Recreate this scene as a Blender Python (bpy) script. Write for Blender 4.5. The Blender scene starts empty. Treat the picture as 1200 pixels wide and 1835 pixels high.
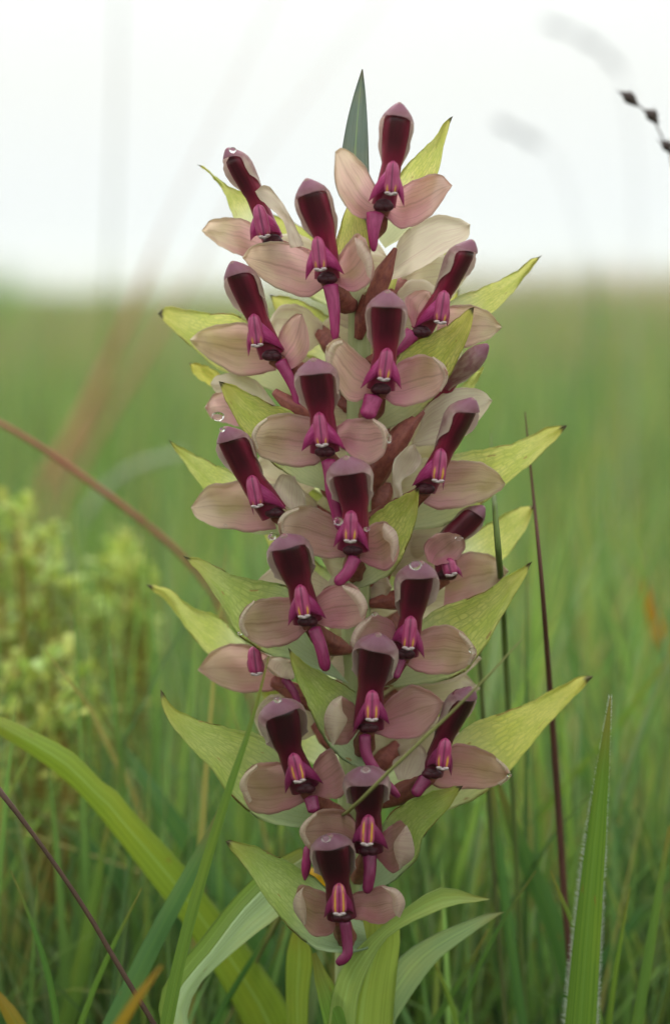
import bpy, math, random
import numpy as np
from mathutils import Vector

random.seed(7)
R = math.radians
scene = bpy.context.scene
COL = scene.collection

# ------------------------------------------------------------------ camera, sky, sun, exposure
CAM_D, CAM_H, PITCH, LENS = 0.36, 0.235, R(6.22), 71.0
cam_d = bpy.data.cameras.new('camera')
cam = bpy.data.objects.new('camera', cam_d)
COL.objects.link(cam)
cam.location = (0, -CAM_D, CAM_H)
cam.rotation_euler = (R(90) - PITCH, 0, 0)
cam_d.sensor_fit = 'VERTICAL'
cam_d.sensor_height = 36.0
cam_d.sensor_width = 24.0
cam_d.lens = LENS
cam_d.clip_start = 0.01
cam_d.clip_end = 3000
cam_d.dof.use_dof = True
cam_d.dof.focus_distance = CAM_D - 0.010
cam_d.dof.aperture_fstop = 8.8
cam_d.dof.aperture_blades = 0
scene.camera = cam

world = bpy.data.worlds.new("World")
scene.world = world
world.use_nodes = True
wn = world.node_tree
wn.nodes.clear()
SUN_EL, SUN_ROT = 52.0, -28.0          # behind the plant, high, slightly left
sky = wn.nodes.new('ShaderNodeTexSky')
sky.sky_type = 'NISHITA'
sky.sun_disc = False
sky.sun_elevation = R(SUN_EL)
sky.sun_rotation = R(SUN_ROT)
sky.dust_density = 4.0
cloud = wn.nodes.new('ShaderNodeMix')
cloud.data_type = 'RGBA'
cloud.inputs[0].default_value = 0.92    # full cloud deck over the clear sky
tc = wn.nodes.new('ShaderNodeTexCoord')
cn = wn.nodes.new('ShaderNodeTexNoise')
cn.inputs['Scale'].default_value = 1.6
cn.inputs['Detail'].default_value = 3
cr = wn.nodes.new('ShaderNodeValToRGB')
cr.color_ramp.elements[0].position = 0.3
cr.color_ramp.elements[0].color = (9.3, 9.6, 9.5, 1)
cr.color_ramp.elements[1].position = 0.7
cr.color_ramp.elements[1].color = (10.0, 10.2, 9.8, 1)
wn.links.new(tc.outputs['Generated'], cn.inputs['Vector'])
wn.links.new(cn.outputs['Fac'], cr.inputs['Fac'])
# an overcast sky is brighter overhead than at the horizon
sepz = wn.nodes.new('ShaderNodeSeparateXYZ')
wn.links.new(tc.outputs['Generated'], sepz.inputs[0])
zr = wn.nodes.new('ShaderNodeMapRange')
zr.inputs[1].default_value = 0.10
zr.inputs[2].default_value = 1.0
zr.inputs[3].default_value = 1.0
zr.inputs[4].default_value = 2.5
wn.links.new(sepz.outputs['Z'], zr.inputs[0])
zm = wn.nodes.new('ShaderNodeMix')
zm.data_type = 'RGBA'
zm.blend_type = 'MULTIPLY'
zm.inputs[0].default_value = 1.0
hzn = wn.nodes.new('ShaderNodeValToRGB')
hzn.color_ramp.elements[0].position = 0.0
hzn.color_ramp.elements[0].color = (.88, .93, 1.03, 1)
hzn.color_ramp.elements[1].position = 0.10
hzn.color_ramp.elements[1].color = (1, 1, 1, 1)
wn.links.new(sepz.outputs['Z'], hzn.inputs['Fac'])
zh_ = wn.nodes.new('ShaderNodeMix')
zh_.data_type = 'RGBA'
zh_.blend_type = 'MULTIPLY'
zh_.inputs[0].default_value = 1.0
wn.links.new(cr.outputs['Color'], zh_.inputs[6])
wn.links.new(hzn.outputs['Color'], zh_.inputs[7])
wn.links.new(zh_.outputs[2], zm.inputs[6])
wn.links.new(zr.outputs[0], zm.inputs[7])
wn.links.new(sky.outputs['Color'], cloud.inputs[6])
wn.links.new(zm.outputs[2], cloud.inputs[7])
bg = wn.nodes.new('ShaderNodeBackground')
bg.inputs['Strength'].default_value = 0.102
wo = wn.nodes.new('ShaderNodeOutputWorld')
wn.links.new(cloud.outputs[2], bg.inputs['Color'])
wn.links.new(bg.outputs['Background'], wo.inputs['Surface'])

sun_d = bpy.data.lights.new('sun', 'SUN')
sun_d.energy = 1.5
sun_d.angle = R(18)
sun_d.color = (1.0, 0.96, 0.9)
sun = bpy.data.objects.new('sun', sun_d)
COL.objects.link(sun)
el, rot = R(SUN_EL), R(SUN_ROT)
sdir = Vector((math.sin(rot) * math.cos(el), math.cos(rot) * math.cos(el), math.sin(el)))
sun.rotation_euler = (-sdir).to_track_quat('-Z', 'Y').to_euler()
sun.location = sdir * 5

vs = scene.view_settings
vs.view_transform = 'Standard'
vs.look = 'None'
vs.exposure = 0.0
vs.gamma = 1.0
vs.use_curve_mapping = False
scene.cycles.max_bounces = 10
scene.cycles.volume_bounces = 2
scene.cycles.transparent_max_bounces = 12
scene.cycles.use_denoising = True

# ------------------------------------------------------------------ helpers
FH = 36.0 / LENS
FW = FH * 1200.0 / 1835.0
_f = Vector((0, math.cos(PITCH), -math.sin(PITCH)))
_u = Vector((0, math.sin(PITCH), math.cos(PITCH)))
_r = Vector((1, 0, 0))
CAM = Vector((0, -CAM_D, CAM_H))
S = 1e-4                                 # one photograph pixel at the plant, in metres


def at(px, py, Y=0.0):
    """the point at distance Y behind the plant's axis that stands at this place of the photograph"""
    d = _f + _r * ((px - 600) / 1200 * FW) + _u * ((917.5 - py) / 1835 * FH)
    return CAM + d * ((Y + CAM_D) / d.y)


def A3(px, py, d=0.0):
    return np.array(at(px, py, -d * S))


def catmull(pts, n):
    P = np.array(pts, float)
    if len(P) == 2:
        t = np.linspace(0, 1, n)[:, None]
        return P[0] * (1 - t) + P[1] * t
    seg = np.sqrt(np.linalg.norm(np.diff(P, axis=0), axis=1)) + 1e-9
    k = np.concatenate([[0], np.cumsum(seg)])
    m = np.zeros_like(P)
    for i in range(len(P)):
        a, b = max(i - 1, 0), min(i + 1, len(P) - 1)
        m[i] = (P[b] - P[a]) / (k[b] - k[a])
    fine = []
    for i in range(len(P) - 1):
        h = k[i + 1] - k[i]
        t = np.linspace(0, 1, 16, endpoint=False)[:, None]
        fine.append((2*t**3-3*t**2+1)*P[i] + (t**3-2*t**2+t)*h*m[i] + (-2*t**3+3*t**2)*P[i+1] + (t**3-t**2)*h*m[i+1])
    fine.append(P[-1:])
    F = np.concatenate(fine)
    L = np.concatenate([[0], np.cumsum(np.linalg.norm(np.diff(F, axis=0), axis=1))])
    s = np.linspace(0, L[-1], n)
    return np.stack([np.interp(s, L, F[:, j]) for j in range(F.shape[1])], axis=1)


class MB:
    """collects vertices, faces, uvs and material slots of ONE mesh"""
    def __init__(self):
        self.v, self.f, self.uv, self.mi = [], [], [], []

    def grid(self, pts, uvs, mi=0, closed=False, flip=False):
        n, m = len(pts), len(pts[0])
        b = len(self.v)
        for i in range(n):
            for j in range(m):
                self.v.append(tuple(pts[i][j]))
        for i in range(n - 1):
            for j in range(m if closed else m - 1):
                j2 = (j + 1) % m
                q = [b+i*m+j, b+i*m+j2, b+(i+1)*m+j2, b+(i+1)*m+j]
                uq = [uvs[i][j], (uvs[i][j2] if j2 else (uvs[i][j][0], 1.0)),
                      (uvs[i+1][j2] if j2 else (uvs[i+1][j][0], 1.0)), uvs[i+1][j]]
                if flip:
                    q.reverse(); uq.reverse()
                self.f.append(q); self.uv.append(uq); self.mi.append(mi)

    def tube(self, path, rad, n=10, mi=0, flat=1.0, ref=(0, -1, 0), cap=True, ribs=0, ribamp=0.0, twist=0.0):
        P = np.array(path, float)
        k = len(P)
        T = np.gradient(P, axis=0)
        T /= np.linalg.norm(T, axis=1)[:, None] + 1e-12
        pts, uvs = [], []
        f = np.array(ref, float)
        for i in range(k):
            F = f - T[i] * f.dot(T[i])
            if np.linalg.norm(F) < 1e-6:
                F = np.cross(T[i], [1, 0, 0])
            F /= np.linalg.norm(F)
            X = np.cross(T[i], F)
            row, ur = [], []
            for j in range(n):
                a = 2 * math.pi * j / n
                r = rad[i] * (1 + ribamp * math.cos(ribs * (a + twist * i / k)))
                row.append(P[i] + r * (math.cos(a) * F * flat + math.sin(a) * X))
                ur.append((i / (k - 1), j / n))
            pts.append(row); uvs.append(ur)
        self.grid(pts, uvs, mi, closed=True, flip=True)
        if cap:
            for end in (0, k - 1):
                b = len(self.v)
                self.v.append(tuple(P[end] + T[end] * rad[end] * 0.4 * (-1 if end == 0 else 1)))
                base = b - k * n if end == 0 else b - 1 - n
                for j in range(n):
                    q = [base + j, base + (j + 1) % n, b]
                    if end == k - 1:
                        q.reverse()
                    self.f.append(q); self.uv.append([(0 if end == 0 else 1, .5)] * 3); self.mi.append(mi)

    def ball(self, c, r, scl=(1, 1, 1), n=10, m=7, mi=0):
        pts, uvs = [], []
        for i in range(m + 1):
            th = math.pi * i / m
            row = [(c[0] + r*scl[0]*math.sin(th)*math.cos(2*math.pi*j/n),
                    c[1] + r*scl[1]*math.sin(th)*math.sin(2*math.pi*j/n),
                    c[2] + r*scl[2]*math.cos(th)) for j in range(n)]
            pts.append(row); uvs.append([(i / m, j / n) for j in range(n)])
        self.grid(pts, uvs, mi, closed=True, flip=True)

    def mesh(self, name, mats):
        me = bpy.data.meshes.new(name)
        me.from_pydata(self.v, [], self.f)
        uv = me.uv_layers.new(name='UVMap')
        flat = np.array([c for fu in self.uv for c in fu], dtype=np.float32).ravel()
        uv.data.foreach_set('uv', flat)
        for m in (mats if isinstance(mats, (list, tuple)) else [mats]):
            me.materials.append(m)
        me.polygons.foreach_set('material_index', self.mi)
        me.polygons.foreach_set('use_smooth', [True] * len(me.polygons))
        me.update()
        return me

    def build(self, name, mats, parent=None, color=None):
        o = bpy.data.objects.new(name, self.mesh(name, mats))
        COL.objects.link(o)
        if parent is not None:
            o.parent = parent
        if color is not None:
            o.color = color
        return o


def empty(name, loc=(0, 0, 0)):
    o = bpy.data.objects.new(name, None)
    o.empty_display_size = 0.01
    COL.objects.link(o)
    o.location = loc
    return o


def tag(o, label=None, cat=None, group=None, kind=None):
    if label: o['label'] = label
    if cat: o['category'] = cat
    if group: o['group'] = group
    if kind: o['kind'] = kind
    return o


def sm(a, b, x):
    t = min(1, max(0, (x - a) / (b - a)))
    return t * t * (3 - 2 * t)


# ------------------------------------------------------------------ node helpers and materials
class NT:
    def __init__(self, name):
        self.m = bpy.data.materials.new(name)
        self.m.use_nodes = True
        self.t = self.m.node_tree
        self.t.nodes.clear()
        self.out = self.n('ShaderNodeOutputMaterial')

    def n(self, typ, **kw):
        nd = self.t.nodes.new(typ)
        for k, v in kw.items():
            setattr(nd, k, v)
        return nd

    def l(self, a, b):
        self.t.links.new(a, b)

    def _set(self, sock, v):
        if hasattr(v, 'is_output') or isinstance(v, bpy.types.NodeSocket):
            self.l(v, sock)
        else:
            sock.default_value = v

    def math(self, op, a, b=0.0, c=0.0, clamp=False):
        nd = self.n('ShaderNodeMath', operation=op, use_clamp=clamp)
        for i, v in enumerate((a, b, c)):
            self._set(nd.inputs[i], v)
        return nd.outputs[0]

    def step(self, x, a, b):                 # smooth 0..1 between a and b
        nd = self.n('ShaderNodeMapRange', interpolation_type='SMOOTHSTEP')
        self._set(nd.inputs[0], x)
        nd.inputs[1].default_value = a
        nd.inputs[2].default_value = b
        return nd.outputs[0]

    def mix(self, f, a, b, blend='MIX'):
        nd = self.n('ShaderNodeMix', data_type='RGBA', blend_type=blend)
        self._set(nd.inputs[0], f)
        for i, v in ((6, a), (7, b)):
            if isinstance(v, (tuple, list)):
                v = (*v[:3], 1)
            self._set(nd.inputs[i], v)
        return nd.outputs[2]

    def uv(self):
        nd = self.n('ShaderNodeUVMap')
        nd.uv_map = 'UVMap'
        sp = self.n('ShaderNodeSeparateXYZ')
        self.l(nd.outputs[0], sp.inputs[0])
        return nd.outputs[0], sp.outputs[0], sp.outputs[1]

    def noise(self, vec, scale, detail=3, rough=.5):
        nd = self.n('ShaderNodeTexNoise')
        nd.inputs['Scale'].default_value = scale
        nd.inputs['Detail'].default_value = detail
        nd.inputs['Roughness'].default_value = rough
        if vec is not None:
            self.l(vec, nd.inputs['Vector'])
        return nd.outputs['Fac']

    def vec(self, x, y, z=0.0):
        nd = self.n('ShaderNodeCombineXYZ')
        for i, v in enumerate((x, y, z)):
            self._set(nd.inputs[i], v)
        return nd.outputs[0]

    def obj(self):
        nd = self.n('ShaderNodeTexCoord')
        return nd.outputs['Object']

    def oinfo(self):
        nd = self.n('ShaderNodeObjectInfo')
        return nd.outputs['Color'], nd.outputs['Random']

    def back(self):
        return self.n('ShaderNodeNewGeometry').outputs['Backfacing']

    def bump(self, h, strength=.3, dist=.0004):
        nd = self.n('ShaderNodeBump')
        nd.inputs['Strength'].default_value = strength
        nd.inputs['Distance'].default_value = dist
        self.l(h, nd.inputs['Height'])
        return nd.outputs[0]

    def finish(self, color, rough=.45, trans=0.0, tcol=None, normal=None, spec=.4, sheen=0.0, coat=0.0):
        p = self.n('ShaderNodeBsdfPrincipled')
        self._set(p.inputs['Base Color'], (*color, 1) if isinstance(color, tuple) else color)
        self._set(p.inputs['Roughness'], rough)
        p.inputs['Specular IOR Level'].default_value = spec
        p.inputs['Sheen Weight'].default_value = sheen
        p.inputs['Coat Weight'].default_value = coat
        p.inputs['Coat Roughness'].default_value = .22
        if normal is not None:
            self.l(normal, p.inputs['Normal'])
        sh = p.outputs[0]
        if trans:
            t = self.n('ShaderNodeBsdfTranslucent')
            c = tcol if tcol is not None else color
            self._set(t.inputs['Color'], (*c, 1) if isinstance(c, tuple) else c)
            mx = self.n('ShaderNodeMixShader')
            mx.inputs[0].default_value = trans
            self.l(sh, mx.inputs[1]); self.l(t.outputs[0], mx.inputs[2])
            sh = mx.outputs[0]
        self.l(sh, self.out.inputs['Surface'])
        return self.m


def m_petal(name, underside=False):
    k = NT(name)
    uvv, u, v = k.uv()
    oc, rnd = k.oinfo()
    off = k.math('MULTIPLY', rnd, 37.0)
    big = k.noise(k.vec(k.math('ADD', k.math('MULTIPLY', u, 2.2), off), k.math('MULTIPLY', v, 2.5)), 1.0, 4)
    streak = k.noise(k.vec(k.math('ADD', k.math('MULTIPLY', u, 1.6), off), k.math('MULTIPLY', v, 26.0)), 1.0, 4, .6)
    fine = k.noise(k.vec(k.math('ADD', k.math('MULTIPLY', u, 40), off), k.math('MULTIPLY', v, 45.0)), 1.0, 2)
    ut = k.step(k.math('ADD', u, k.math('MULTIPLY', k.math('SUBTRACT', big, .5), .9)), .10, .80)
    c = k.mix(ut, (.66, .29, .37), (.75, .57, .46))
    ed = k.math('ABSOLUTE', k.math('SUBTRACT', v, .5))
    vein = k.step(streak, .50, .66)
    c = k.mix(k.math('MULTIPLY', vein, .42), c, (.38, .15, .14))
    patch_ = k.noise(k.vec(k.math('ADD', k.math('MULTIPLY', u, 1.5), off), k.math('MULTIPLY', v, 6.0)), 1.0, 3)
    c = k.mix(k.math('MULTIPLY', k.step(patch_, .48, .70), .26), c, (.33, .16, .10))
    mid = k.math('SUBTRACT', 1.0, k.step(k.math('ADD', ed, k.math('MULTIPLY', k.math('SUBTRACT', streak, .5), .03)), .0, .035))
    c = k.mix(k.math('MULTIPLY', mid, .45), c, (.30, .13, .10))
    tanp = k.step(big, .52, .75)
    c = k.mix(k.math('MULTIPLY', tanp, .45), c, (.50, .36, .17))
    rim = k.math('MAXIMUM', k.math('MULTIPLY', k.step(ed, .42, .49), k.step(u, .15, .5)), k.step(u, .90, 1.0))
    c = k.mix(k.math('MULTIPLY', rim, .8), c, (.72, .64, .52))
    c = k.mix(k.math('MULTIPLY', k.step(fine, .45, .75), .12), c, (.75, .62, .55))
    pale = k.mix(k.step(streak, .45, .7), (.70, .63, .49), (.58, .44, .37))
    c = k.mix(1.0 if underside else k.back(), c, pale)
    c = k.mix(.45 if underside else 1.0, c, oc, 'MULTIPLY')
    h = k.math('ADD', k.math('MULTIPLY', streak, .8), k.math('MULTIPLY', fine, .4))
    tc_ = k.mix(.3, c, (.92, .80, .68))
    return k.finish(c, .40, .54, tc_, k.bump(h, .45, .0003), .35, .15, .12)


def m_bract(name='bract_skin'):
    k = NT(name)
    uvv, u, v = k.uv()
    oc, rnd = k.oinfo()
    off = k.math('MULTIPLY', rnd, 51.0)
    wob = k.noise(k.vec(k.math('ADD', k.math('MULTIPLY', u, 6), off), k.math('MULTIPLY', v, 6)), 1.0, 2)
    wv = k.math('ADD', v, k.math('MULTIPLY', k.math('SUBTRACT', wob, .5), .05))
    lw = k.math('ABSOLUTE', k.math('SINE', k.math('MULTIPLY', wv, 36.0)))
    lon = k.math('SUBTRACT', 1.0, k.step(lw, .0, .36))
    vo = k.n('ShaderNodeTexVoronoi', feature='DISTANCE_TO_EDGE')
    vo.inputs['Scale'].default_value = 1.0
    k.l(k.vec(k.math('ADD', k.math('MULTIPLY', u, 17.0), off), k.math('MULTIPLY', wv, 17.0)), vo.inputs['Vector'])
    net = k.math('SUBTRACT', 1.0, k.step(vo.outputs['Distance'], .02, .16))
    blot = k.noise(k.vec(k.math('ADD', k.math('MULTIPLY', u, 5), off), k.math('MULTIPLY', v, 4)), 1.0, 4, .6)
    cell = k.mix(k.step(blot, .35, .65), (.55, .60, .11), (.70, .69, .21))
    veins = k.math('MAXIMUM', k.math('MULTIPLY', net, .5), lon)
    c = k.mix(k.math('MULTIPLY', veins, .8), cell, (.27, .38, .055))
    basep = k.math('SUBTRACT', 1.0, k.step(u, .18, .55))
    pale = k.mix(k.math('MULTIPLY', lon, .5), (.60, .66, .47), (.44, .54, .30))
    c = k.mix(k.math('MULTIPLY', basep, .85), c, pale)
    c = k.mix(1.0, c, oc, 'MULTIPLY')
    yel = k.step(u, .72, .97)
    c = k.mix(k.math('MULTIPLY', yel, .35), c, (.62, .50, .05))
    ed = k.math('ABSOLUTE', k.math('SUBTRACT', v, .5))
    rim = k.math('MULTIPLY', k.step(k.math('ADD', ed, k.math('MULTIPLY', k.math('SUBTRACT', blot, .5), .12)), .462, .492), k.step(u, .22, .45))
    c = k.mix(k.math('MULTIPLY', rim, .9), c, (.20, .075, .025))
    sp = k.noise(k.vec(k.math('ADD', k.math('MULTIPLY', u, 9), k.math('MULTIPLY', rnd, 91.0)), k.math('MULTIPLY', v, 7)), 1.0, 2)
    c = k.mix(k.math('MULTIPLY', k.step(sp, .70, .75), .75), c, (.30, .13, .03))
    tip = k.step(k.math('ADD', u, k.math('MULTIPLY', k.math('SUBTRACT', blot, .5), .07)), .945, .972)
    c = k.mix(tip, c, (.05, .022, .012))
    h = k.math('MULTIPLY', veins, -1.0)
    return k.finish(c, .42, .50, k.mix(.2, c, (.9, .95, .5)), k.bump(h, .5, .00025), .35)


def m_blade(name, c1, c2, rust=.5, trans=.35, dist=60.0, tint=False):
    """leaf and grass skin: fine lines along the blade, dry tip, rust specks; colour tinted by the object"""
    k = NT(name)
    uvv, u, v = k.uv()
    oc, rnd = k.oinfo()
    off = k.math('MULTIPLY', rnd, 23.0)
    lines = k.noise(k.vec(k.math('ADD', k.math('MULTIPLY', u, 2), off), k.math('MULTIPLY', v, 22)), 1.0, 3, .6)
    big = k.noise(k.vec(k.math('ADD', k.math('MULTIPLY', u, 6), off), k.math('MULTIPLY', v, 1.2)), 1.0, 4)
    c = k.mix(k.step(lines, .38, .62), c1, c2)
    c = k.mix(k.math('MULTIPLY', k.step(big, .45, .75), .4), c, tuple(min(1, a * b) for a, b in zip(c2, (1.5, 1.15, .8))))
    c = k.mix(1.0, c, oc, 'MULTIPLY')
    mid = k.math('SUBTRACT', 1.0, k.step(k.math('ABSOLUTE', k.math('SUBTRACT', v, .5)), .01, .05))
    c = k.mix(k.math('MULTIPLY', mid, .25), c, tuple(min(1, a * 1.8) for a in c2))
    sp = k.noise(k.vec(k.math('ADD', k.math('MULTIPLY', u, 22), k.math('MULTIPLY', rnd, 71.0)), k.math('MULTIPLY', v, 2.5)), 1.0, 3)
    c = k.mix(k.math('MULTIPLY', k.step(sp, .68, .75), rust), c, (.26, .12, .03))
    c = k.mix(k.math('MULTIPLY', k.step(u, .90, 1.0), rust), c, (.30, .16, .04))
    return k.finish(c, .42, trans, None, k.bump(lines, .4, .0002), .4)


def m_simple(name, c1, c2, scale, rough=.4, trans=0.0, bump=.2, spec=.4, sheen=0.0, coat=0.0, back=None, sx=1.0, sy=1.0):
    k = NT(name)
    uvv, u, v = k.uv()
    oc, rnd = k.oinfo()
    n = k.noise(k.vec(k.math('ADD', k.math('MULTIPLY', u, sx), k.math('MULTIPLY', rnd, 40)), k.math('MULTIPLY', v, sy)), scale, 4, .6)
    c = k.mix(k.step(n, .3, .7), c1, c2)
    if back:
        c = k.mix(k.back(), c, back)
    c = k.mix(1.0, c, oc, 'MULTIPLY')
    return k.finish(c, rough, trans, None, k.bump(n, bump, .0003), spec, sheen, coat)


def m_hood():
    k = NT('hood_skin')
    uvv, u, v = k.uv()
    oc, rnd = k.oinfo()
    n = k.noise(k.vec(k.math('ADD', k.math('MULTIPLY', u, 5), k.math('MULTIPLY', rnd, 40)), k.math('MULTIPLY', v, 9)), 1.0, 4, .6)
    ed = k.math('ABSOLUTE', k.math('SUBTRACT', v, .5))
    top = k.step(k.math('ADD', u, k.math('MULTIPLY', k.math('SUBTRACT', n, .5), .35)), .68, .97)
    c = k.mix(k.step(n, .35, .65), (.36, .18, .19), (.52, .36, .32))
    c = k.mix(k.math('MULTIPLY', top, .85), c, (.33, .12, .21))
    low = k.math('SUBTRACT', 1.0, k.step(u, .0, .35))
    c = k.mix(k.math('MULTIPLY', low, .8), c, (.30, .03, .09))
    rim = k.math('MULTIPLY', k.step(ed, .33, .46), k.math('SUBTRACT', 1.0, k.step(u, .62, .80)))
    c = k.mix(k.math('MULTIPLY', rim, .8), c, (.64, .54, .44))
    c = k.mix(k.math('MULTIPLY', k.back(), .75), c, (.66, .52, .46))
    c = k.mix(1.0, c, oc, 'MULTIPLY')
    return k.finish(c, .38, .40, None, k.bump(n, .25, .0003), .4, .1)


def m_throat():
    k = NT('throat_skin')
    uvv, u, v = k.uv()
    oc, rnd = k.oinfo()
    n = k.noise(k.vec(k.math('MULTIPLY', u, 2.5), k.math('MULTIPLY', v, 22), k.math('MULTIPLY', rnd, 40)), 1.0, 4, .6)
    c = k.mix(k.step(n, .3, .7), (.16, .008, .030), (.27, .016, .055))
    mag = k.math('SUBTRACT', 1.0, k.step(u, .02, .40))
    c = k.mix(k.math('MULTIPLY', mag, .8), c, (.28, .02, .085))
    # the darker pigment blotch in the mouth of the hood
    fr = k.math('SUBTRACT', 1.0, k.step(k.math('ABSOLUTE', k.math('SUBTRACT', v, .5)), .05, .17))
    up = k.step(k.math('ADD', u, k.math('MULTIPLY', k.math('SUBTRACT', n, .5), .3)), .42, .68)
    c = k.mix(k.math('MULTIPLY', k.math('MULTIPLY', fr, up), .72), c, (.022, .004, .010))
    c = k.mix(1.0, c, oc, 'MULTIPLY')
    return k.finish(c, .34, 0, None, k.bump(n, .3, .0003), .40, .0, .15)


def m_anther():
    k = NT('anther_skin')
    uvv, u, v = k.uv()
    oc, rnd = k.oinfo()
    n = k.noise(k.vec(k.math('MULTIPLY', u, 3), k.math('MULTIPLY', v, 20), k.math('MULTIPLY', rnd, 40)), 1.0, 3)
    c = k.mix(k.step(n, .3, .7), (.32, .026, .11), (.42, .065, .175))
    side = k.math('ABSOLUTE', k.math('SUBTRACT', v, .5))
    groove = k.math('SUBTRACT', 1.0, k.step(side, .012, .035))
    c = k.mix(k.math('MULTIPLY', groove, .75), c, (.13, .01, .05))
    sepi = k.n('ShaderNodeSeparateColor')
    k.l(oc, sepi.inputs[0])
    st = k.math('SUBTRACT', 1.0, k.step(k.math('ABSOLUTE', k.math('SUBTRACT', side, .10)), .010, .045))
    lo = k.math('MULTIPLY', k.step(k.math('SUBTRACT', u, sepi.outputs[0]), -.08, .12), k.math('SUBTRACT', 1.0, k.step(u, .93, .99)))
    lo = k.math('MULTIPLY', lo, k.step(n, .25, .55))
    c = k.mix(k.math('MULTIPLY', st, lo), c, (.62, .33, .04))
    return k.finish(c, .35, .08, None, k.bump(n, .25, .0002), .45)


M_PETAL = m_petal('petal_skin')
M_UNDER = m_petal('petal_underside', True)
M_BRACT = m_bract()
M_HOOD = m_hood()
M_THROAT = m_throat()
M_ANTHER = m_anther()
M_COLUMN = m_simple('column_skin', (.34, .018, .13), (.48, .055, .22), 1.0, .35, .22, .25, .4, sx=4, sy=12)
M_STIGMA = m_simple('stigma_skin', (.04, .005, .012), (.075, .010, .02), 1.0, .45, 0, .3, .35, sx=6, sy=6)
M_DISC = m_simple('viscid_disc', (.50, .40, .40), (.60, .50, .50), 1.0, .25, .2, .1, .5, sx=6, sy=6)
M_SPUR = m_simple('spur_skin', (.25, .014, .085), (.38, .04, .16), 1.0, .35, .12, .3, .4, sx=3, sy=9)
M_OVARY = m_simple('ovary_skin', (.20, .055, .05), (.33, .11, .08), 1.0, .5, .08, .5, .3, sx=14, sy=10)
M_STEM = m_simple('stem_skin', (.32, .38, .16), (.42, .46, .24), 1.0, .45, .05, .3, .35, sx=3, sy=16)
M_LEAF = m_blade('leaf_skin', (.20, .30, .085), (.26, .38, .12), .35, .35)
M_GRASS = m_blade('grass_skin', (.085, .17, .03), (.13, .24, .045), .45, .35)
M_DRY = m_simple('dry_stem_skin', (.95, .95, .95), (.65, .65, .65), 1.0, .6, .05, .4, .2, sx=30, sy=4)
M_HAIR = m_simple('hair_skin', (.60, .66, .55), (.68, .72, .64), 1.0, .4, .5, 0, .4)

kd = NT('dew')
gl = kd.n('ShaderNodeBsdfPrincipled')
gl.inputs['Base Color'].default_value = (1, 1, 1, 1)
gl.inputs['Roughness'].default_value = 0.02
gl.inputs['IOR'].default_value = 1.333
gl.inputs['Transmission Weight'].default_value = 1.0
dn = kd.noise(kd.obj(), 300, 2)
kd.l(kd.bump(dn, .03, .0002), gl.inputs['Normal'])
kd.l(gl.outputs[0], kd.out.inputs['Surface'])
M_DEW = kd.m

# ------------------------------------------------------------------ ground and far land
def m_ground():
    k = NT('meadow_ground')
    o = k.n('ShaderNodeNewGeometry').outputs['Position']
    a = k.noise(o, .35, 6, .6)
    b = k.noise(o, 3.0, 6, .7)
    f = k.noise(o, 60.0, 4, .7)
    ln = k.n('ShaderNodeVectorMath', operation='LENGTH')
    k.l(o, ln.inputs[0])
    c = k.mix(k.step(a, .38, .62), (.17, .20, .08), (.29, .22, .13))
    c = k.mix(k.math('MULTIPLY', k.step(b, .40, .62), .7), c, (.21, .23, .10))
    c = k.mix(k.math('MULTIPLY', k.step(f, .45, .7), .5), c, (.045, .05, .02))
    # bare dark soil and thatch between the near tufts, closed sward beyond
    c = k.mix(k.step(ln.outputs['Value'], .8, 3.0), k.mix(f, (.03, .028, .015), (.06, .055, .025)), c)
    return k.finish(c, .9, 0, None, k.bump(f, .6, .01), .1)


def ground():
    rings = [0.0, .3, .6, 1, 2, 4, 8, 15, 30, 60, 120, 250, 500, 800]
    n = 48
    mb = MB()
    pts, uvs = [], []
    for r in rings:
        row = []
        for j in range(n):
            a = 2 * math.pi * j / n
            x, y = r * math.cos(a), r * math.sin(a)
            row.append((x, y, 0.0 if r < 3 else .02 * math.sin(x * .31 + 1) * math.sin(y * .23) * min(1, r / 10)))
        pts.append(row); uvs.append([(r, j / n) for j in range(n)])
    mb.grid(pts, uvs, closed=True)
    o = mb.build('ground', m_ground())
    tag(o, 'open meadow ground running to the horizon', None, None, 'structure')
    # very low rise far off on the right
    mb = MB()
    pts, uvs = [], []
    for i in range(13):
        t = i / 12
        row = []
        for j in range(41):
            s = j / 40
            x = -70 + 200 * s
            y = 150 + 120 * t
            h = 2.0 * sm(.15, .6, s) * (1 - .3 * sm(.75, 1, s)) * math.sin(math.pi * min(1, t * 1.0)) + .12 * math.sin(x * .5) * math.sin(math.pi * t) - .06
            row.append((x, y, h))
        pts.append(row); uvs.append([(t, j / 40) for j in range(41)])
    mb.grid(pts, uvs, flip=True)
    tag(mb.build('hill', m_ground()), 'low brownish rise on the horizon', None, None, 'structure')


ground()

# damp morning air: one closed box of even, thin mist round the whole meadow
k = NT('mist')
pv = k.n('ShaderNodeVolumePrincipled')
pv.inputs['Color'].default_value = (.94, .97, 1.0, 1)
pv.inputs['Density'].default_value = 0.0065
k.l(pv.outputs[0], k.out.inputs['Volume'])
mb = MB()
bx, zl, zh = 850.0, -1.0, 3.2
mb.v = [(x, y, z) for z in (zl, zh) for x, y in ((-bx, -bx), (bx, -bx), (bx, bx), (-bx, bx))]
mb.f = [[3, 2, 1, 0], [4, 5, 6, 7], [0, 1, 5, 4], [1, 2, 6, 5], [2, 3, 7, 6], [3, 0, 4, 7]]
mb.uv = [[(0, 0)] * 4] * 6
mb.mi = [0] * 6
hz = mb.build('haze', k.m)
hz['kind'] = 'stuff'


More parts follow.
